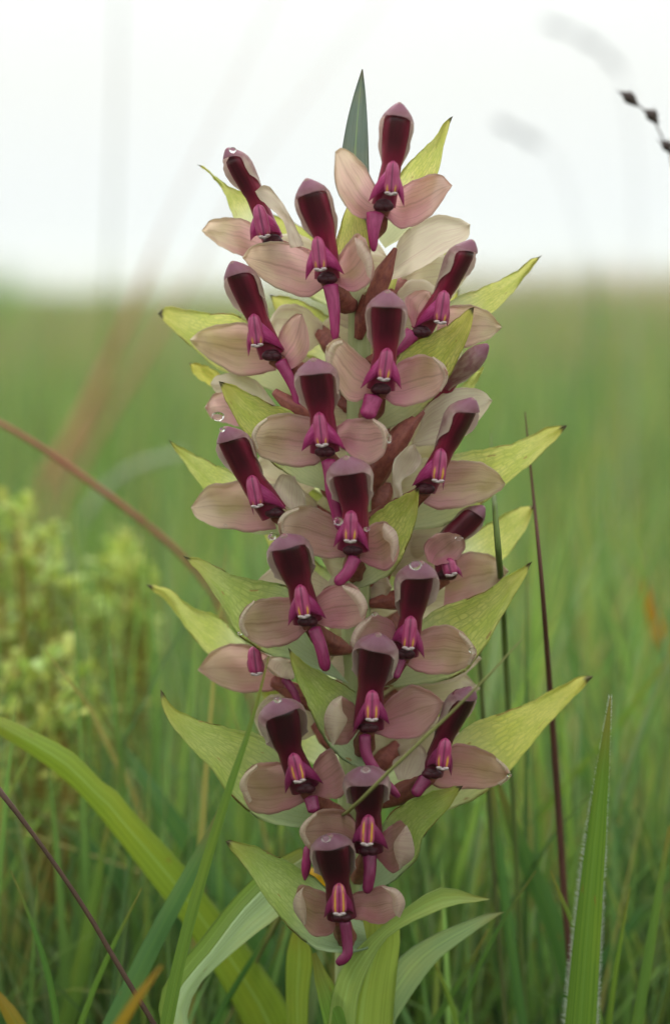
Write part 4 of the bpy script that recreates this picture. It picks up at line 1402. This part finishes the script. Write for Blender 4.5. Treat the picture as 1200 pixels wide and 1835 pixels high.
blade('grass_leaf', 'second dark narrow blade left of the orchid foot, more upright', 'grass blade',
      [(510, 1660, .016), (490, 1720, .016), (462, 1790, .016), (440, 1850, .016)], [3, 8, 10, 11], (.6, .85, .9), group=G)
blade('grass_leaf', 'short green blade crossing before the orchid foot', 'grass blade',
      [(562, 1708, -.012), (575, 1750, -.012), (600, 1815, -.012), (620, 1880, -.012)], [8, 26, 50, 58], (1.5, 1.45, 1.2), group=G)
blade('grass_leaf', 'rusty orange tipped leaf in the bottom left corner', 'grass blade',
      [(-8, 1775, .0), (15, 1810, .0), (45, 1860, .0)], [10, 26, 34], (2.2, 1.0, .3), group=G)
blade('grass_leaf', 'orange withered blade out of focus beside the pale arching leaf', 'grass blade',
      [(290, 1730, -.07), (255, 1775, -.07), (215, 1835, -.07), (195, 1870, -.07)], [5, 16, 20, 20], (3.0, 1.0, .25), group=G)
blade('grass_leaf', 'orange dry leaf scrap blurred at the right edge above the meadow', 'grass blade',
      [(1150, 1040, .16), (1165, 1090, .16), (1180, 1130, .16), (1190, 1165, .16)], [6, 18, 26, 10], (3.6, .85, .12), group=G, root=False)
blade('grass_leaf', 'orange tipped short blade peeping between lowest hood and bract', 'grass blade',
      [(545, 1558, .015), (568, 1567, .012), (590, 1590, .012), (600, 1625, .012)], [6, 22, 26, 26], (5.0, 1.4, .15), group=G, root=False)
for i, (px, y0, lean, w, Yb, c, lb) in enumerate([
    (1010, 930, -60, 14, .10, (.9, 1.1, 1.2), 'blurred upright blade right of the longest right bract'),
    (1150, 880, 10, 16, .28, (1.3, 1.3, .9), 'very blurred light blade at the right edge of the meadow'),
    (190, 500, 10, 22, .60, (1.2, 1.2, 1.0), 'faint tall blade rising into the sky at the far left'),
    (1070, 470, 20, 22, .60, (1.2, 1.3, 1.1), 'faint tall blade rising into the sky at the far right'),
    (850, 1120, 40, 12, .08, (1.0, 1.1, 1.0), 'green blade behind the middle right bracts'),
    (960, 1330, 50, 16, .06, (.9, 1.0, 1.1), 'blurred blade behind the lowest right bract'),
    (740, 1560, -30, 18, .07, (.9, 1.1, 1.2), 'blurred blade behind the curled orchid leaf'),
    (800, 1500, 25, 20, .11, (1.3, 1.2, .8), 'yellowish blurred blade right of the lowest bract')]):
    blade('grass_leaf', lb, 'grass blade', [(px, y0, Yb), (px - lean * .3, y0 + 250, Yb), (px - lean, y0 + 600, Yb)], [3, w * .8, w], c, group=G)

for lb, pts, w, c in (
    ('crisp fresh blade arching left just beside the hairy blade', [(985, 1560, .004), (1010, 1620, .004), (1050, 1720, .004), (1078, 1850, .004)], [2, 8, 11, 12], (1.2, 1.15, .8)),
    ('slim bright blade leaning right, low between the hairy blade and the edge blade', [(1128, 1590, .006), (1112, 1680, .006), (1098, 1770, .006), (1088, 1850, .006)], [2, 7, 10, 11], (1.4, 1.25, .8)),
    ('fine dark blade crossing behind the curled leaf tips towards the right', [(960, 1560, .008), (900, 1650, .008), (850, 1750, .008), (820, 1850, .008)], [2, 6, 9, 10], (.7, .85, .8)),
    ('pale slim blade leaning left near the bottom, right of the orchid leaves', [(760, 1690, .006), (790, 1750, .006), (812, 1810, .006), (822, 1860, .006)], [2, 7, 10, 10], (1.5, 1.3, .9)),
    ('slender blade leaning right beside the dark stalk at the lower left', [(255, 1590, .0), (205, 1690, .0), (165, 1780, .0), (140, 1850, .0)], [2, 8, 11, 12], (1.1, 1.1, .8)),
    ('slender dark blade leaning left in the lower left corner', [(20, 1560, .002), (60, 1660, .002), (90, 1760, .002), (104, 1850, .002)], [2, 8, 12, 13], (.7, .9, .8))):
    blade('grass_leaf', lb, 'grass blade', pts, w, c, group=G, fold=.4)

ST = 'thin stalks around the orchid'
stem('grass_stalk', 'tall brown hairy stalk crossing behind the right bracts', 'stalk',
     [(940, 738, .012), (952, 860, .012), (968, 1020, .0), (985, 1240, .012), (1000, 1450, .016), (1010, 1600, .016), (1020, 1720, .016)], [2, 5, 8, 11, 13, 13, 12], (.13, .055, .04), group=ST)
stem('grass_stalk', 'green stalk rising between the right-hand bracts', 'stalk',
     [(879, 775, .022), (882, 850, .018), (890, 960, -.012), (900, 1080, .012), (908, 1230, .022), (918, 1420, .022), (930, 1650, .022)], [2, 6, 12, 12, 11, 10, 10], (.14, .20, .05), group=ST)
stem('grass_stalk', 'short dark stalk tip poking up above the middle right bract', 'stalk',
     [(846, 1033, .02), (850, 1080, .02), (860, 1200, .02), (868, 1330, .02), (880, 1500, .02)], [2, 5, 9, 9, 9], (.13, .16, .05), group=ST)
stem('grass_stalk', 'thin yellow-green stalk laid diagonally across the lower right hood', 'stalk',
     [(935, 1145, -.036), (880, 1205, -.036), (800, 1285, -.036), (720, 1360, -.034), (640, 1440, -.03), (560, 1530, .0)], [2, 4, 6, 7, 7, 7], (.24, .24, .08), group=ST)
stem('grass_stalk', 'dark brown stalk running from the left edge to the bottom', 'stalk',
     [(-10, 1405, -.02), (60, 1495, -.02), (150, 1625, -.02), (215, 1735, -.02), (285, 1850, -.02)], [12, 8, 9, 10, 10], (.12, .07, .05), group=ST)
stem('grass_stalk', 'reddish blurred stalk slanting down from the left edge', 'stalk',
     [(-30, 742, .075), (60, 792, .075), (150, 855, .078), (250, 930, .08), (330, 1000, .085), (390, 1080, .09), (430, 1200, .09)], [8, 10, 11, 11, 10, 8, 8], (.42, .15, .10), group=ST)
stem('grass_stalk', 'very blurred orange stalk rising up the left of the meadow', 'stalk',
     [(520, -60, .55), (400, 190, .55), (300, 400, .55), (235, 560, .55), (140, 770, .55), (60, 910, .55), (0, 1100, .55)], [1.5, 2, 3, 12, 26, 28, 26], (.58, .27, .15), group=ST)
stem('grass_stalk', 'second very blurred orange stalk, closer to the left bracts', 'stalk',
     [(700, -20, .6), (480, 260, .6), (330, 520, .6), (250, 650, .6), (160, 800, .6), (80, 960, .6)], [1.5, 2, 5, 14, 18, 18], (.55, .30, .17), group=ST)
stem('grass_stalk', 'faint blurred stalk in the sky at the upper left', 'stalk',
     [(215, -40, .8), (205, 300, .8), (195, 560, .8), (190, 800, .8)], [3, 4, 5, 6], (.25, .28, .14), group=ST)
stem('grass_stalk', 'pale stem arching faintly left of the third left bract', 'stalk',
     [(330, 812, .35), (260, 830, .35), (200, 865, .35), (150, 930, .35), (120, 1050, .35)], [10, 14, 14, 12, 10], (.40, .45, .30), group=ST)


def seed_head(label, pts, widths, heads, col, Y):
    root = empty('seed_head', at(pts[-1][0], pts[-1][1], Y))
    bpy.context.view_layer.update()
    o = np.array(root.location)
    P = to_ground([np.array(at(*p, Y)) for p in pts])
    W = [w * S * (Y + CAM_D) / CAM_D * .5 for w in widths]
    W += [W[-1]] * (len(P) - len(W))
    mb = MB()
    mb.tube(catmull(P, 36) - o, np.interp(np.linspace(0, 1, 36), np.linspace(0, 1, len(W)), W), 6)
    mb.build('stalk', M_DRY, root, (*col, 1))
    for (hx, hy, tx, ty, w) in heads:
        a, b = np.array(at(hx, hy, Y)), np.array(at(tx, ty, Y))
        k = S * (Y + CAM_D) / CAM_D
        mb = MB()
        mb.tube(catmull([a - o, (a + b) / 2 - o, b - o], 9), np.array([.15, .5, .85, 1, .95, .8, .6, .4, .2]) * w * k * .5, 8)
        for q in (-1, 1):       # awned scales
            side = np.array([q * w * k * .55, 0, w * k * .2])
            mb.tube(catmull([a * .3 + b * .7 - o, (a + b) / 2 - o + side * .7, a - o + side], 6), np.array([.3, .3, .25, .2, .12, .04]) * w * k * .5, 5)
        mb.build('spikelet', M_DRY, root, (*col, 1))
    return tag(root, label, 'seed head', 'grass seed heads against the sky')


seed_head('dark grass seed head with spikelets hanging in at the top right edge',
          [(1112, 163), (1140, 186), (1170, 212), (1190, 255), (1210, 320), (1230, 700), (1240, 1500)], [3, 4, 4, 4, 5, 6, 6],
          [(1114, 165, 1143, 190, 20), (1158, 196, 1178, 222, 20), (1186, 252, 1204, 275, 18)], (.085, .06, .055), .05)
seed_head('large faint seed head drooping in the upper right sky',
          [(975, 40), (1040, 65), (1090, 100), (1120, 160), (1140, 400), (1120, 900)], [2, 2, 2, 2, 3, 4],
          [(970, 38, 1035, 62, 11), (1030, 62, 1085, 92, 13), (1080, 95, 1115, 130, 11)], (.42, .42, .46), .60)
seed_head('small faint slanting seed head right of the top flower',
          [(885, 218), (930, 238), (975, 262), (1010, 320), (1050, 480), (1075, 800)], [2, 2, 2, 2, 3, 4],
          [(885, 218, 930, 238, 14), (925, 236, 972, 262, 14)], (.42, .42, .46), .60)

# ------------------------------------------------------------------ leafy herbs, out of focus at the left
M_HERB = m_simple('herb_leaf_skin', (.34, .48, .10), (.50, .60, .19), 1.0, .45, .4, .3, .4, sx=3, sy=6)
leaf_meshes = []
for q in range(4):
    rr = random.Random(q)
    mb = MB()
    L, W = .0085, .0032
    rows, uvs = [], []
    for i in range(6):
        t = i / 5
        w = W * math.sin(math.pi * min(1, .12 + t * .86)) ** .7
        a = t * (1.5 + .5 * q / 3)
        x, z = L * math.sin(a) / 1.6, L * (1 - math.cos(a)) / 1.6 * -.5 + L * t * .35
        rows.append([(x, -w * .5, z + w * .15), (x, 0, z), (x, w * .5, z + w * .15)])
        uvs.append([(t, 0), (t, .5), (t, 1)])
    mb.grid(rows, uvs)
    leaf_meshes.append(mb.mesh('leaf', M_HERB))


def herb(label, Y, heads, seed, scale):
    """heads: photograph places of the leafy heads, the first one tops the main stem"""
    rr = random.Random(seed)
    top = at(heads[0][0], heads[0][1] + 12, Y)
    root = empty('leafy_herb', (top.x, Y, 0))
    R0 = Vector((top.x, Y, 0))

    def leaf_at(p, elev, az, s):
        o = bpy.data.objects.new('leaf', rr.choice(leaf_meshes))
        COL.objects.link(o)
        o.parent = root
        o.location = p
        o.rotation_euler = (rr.uniform(-.5, .5), -elev, az)
        o.scale = (s, s, s)
        g = rr.uniform(.75, 1.25)
        o.color = (g * rr.uniform(.9, 1.25), g, g * rr.uniform(.6, 1.1), 1)
    main = None
    for k, (hx, hy) in enumerate(heads):
        e = at(hx, hy + 12, Y + rr.uniform(-.012, .014)) - R0
        if k == 0:
            pth = [(0, 0, -.002), (rr.uniform(-.004, .004), 0, e.z * .5), tuple(e)]
            main = catmull(pth, 30)
            C = main
        else:
            t = max(.1, min(.8, (e.z - .045 - abs(e.x) * .6) / main[-1][2]))
            b = main[int(t * 29)]
            m = (Vector(b) * .45 + e * .55) + Vector((e.x - b[0], 0, -.3 * abs(e.x - b[0]))) * .25
            C = catmull([tuple(b), tuple(m), tuple(e)], 16)
        mb = MB()
        mb.tube(C, np.linspace(.0010 if k == 0 else .0007, .0006, len(C)), 6)
        mb.build('stem', M_DRY, root, (.40, .27, .06, 1))
        for j in range(19):                                   # the tight head
            leaf_at(e + Vector((rr.uniform(-.0035, .0035), rr.uniform(-.0035, .0035), rr.uniform(-.0065, .001))),
                    rr.uniform(.1, 1.35), rr.uniform(0, 6.28), scale * rr.uniform(.5, .9))
        nlow = 13 if k else 24
        for j in range(nlow):                                 # looser leaves down the stem
            q = rr.uniform(.35, .95)
            c = C[int(q * (len(C) - 1))]
            leaf_at(Vector(c), rr.uniform(-.2, .8), rr.uniform(0, 6.28), scale * rr.uniform(.5, .95))
    return tag(root, label, 'herb', 'leafy herbs left of the orchid')


herb('tallest leafy green herb with curled leaves at the left edge', .125,
     [(28, 893), (72, 948), (-8, 945), (48, 1000), (108, 1035), (8, 1060), (72, 1085), (128, 1062), (30, 1130), (90, 1000), (0, 1010), (95, 1120)], 1, 1.12)
herb('shorter leafy herb between the tall herb and the orchid', .14, [(222, 966), (186, 1030), (258, 1028), (224, 1070), (170, 1100), (250, 1110), (205, 1000), (240, 1000)], 2, 1.1)
herb('low leafy herb in front of the tall one near the left edge', .085, [(95, 1165), (30, 1190), (145, 1205), (60, 1240), (110, 1270), (10, 1260), (175, 1270), (75, 1210), (120, 1240)], 3, 1.1)
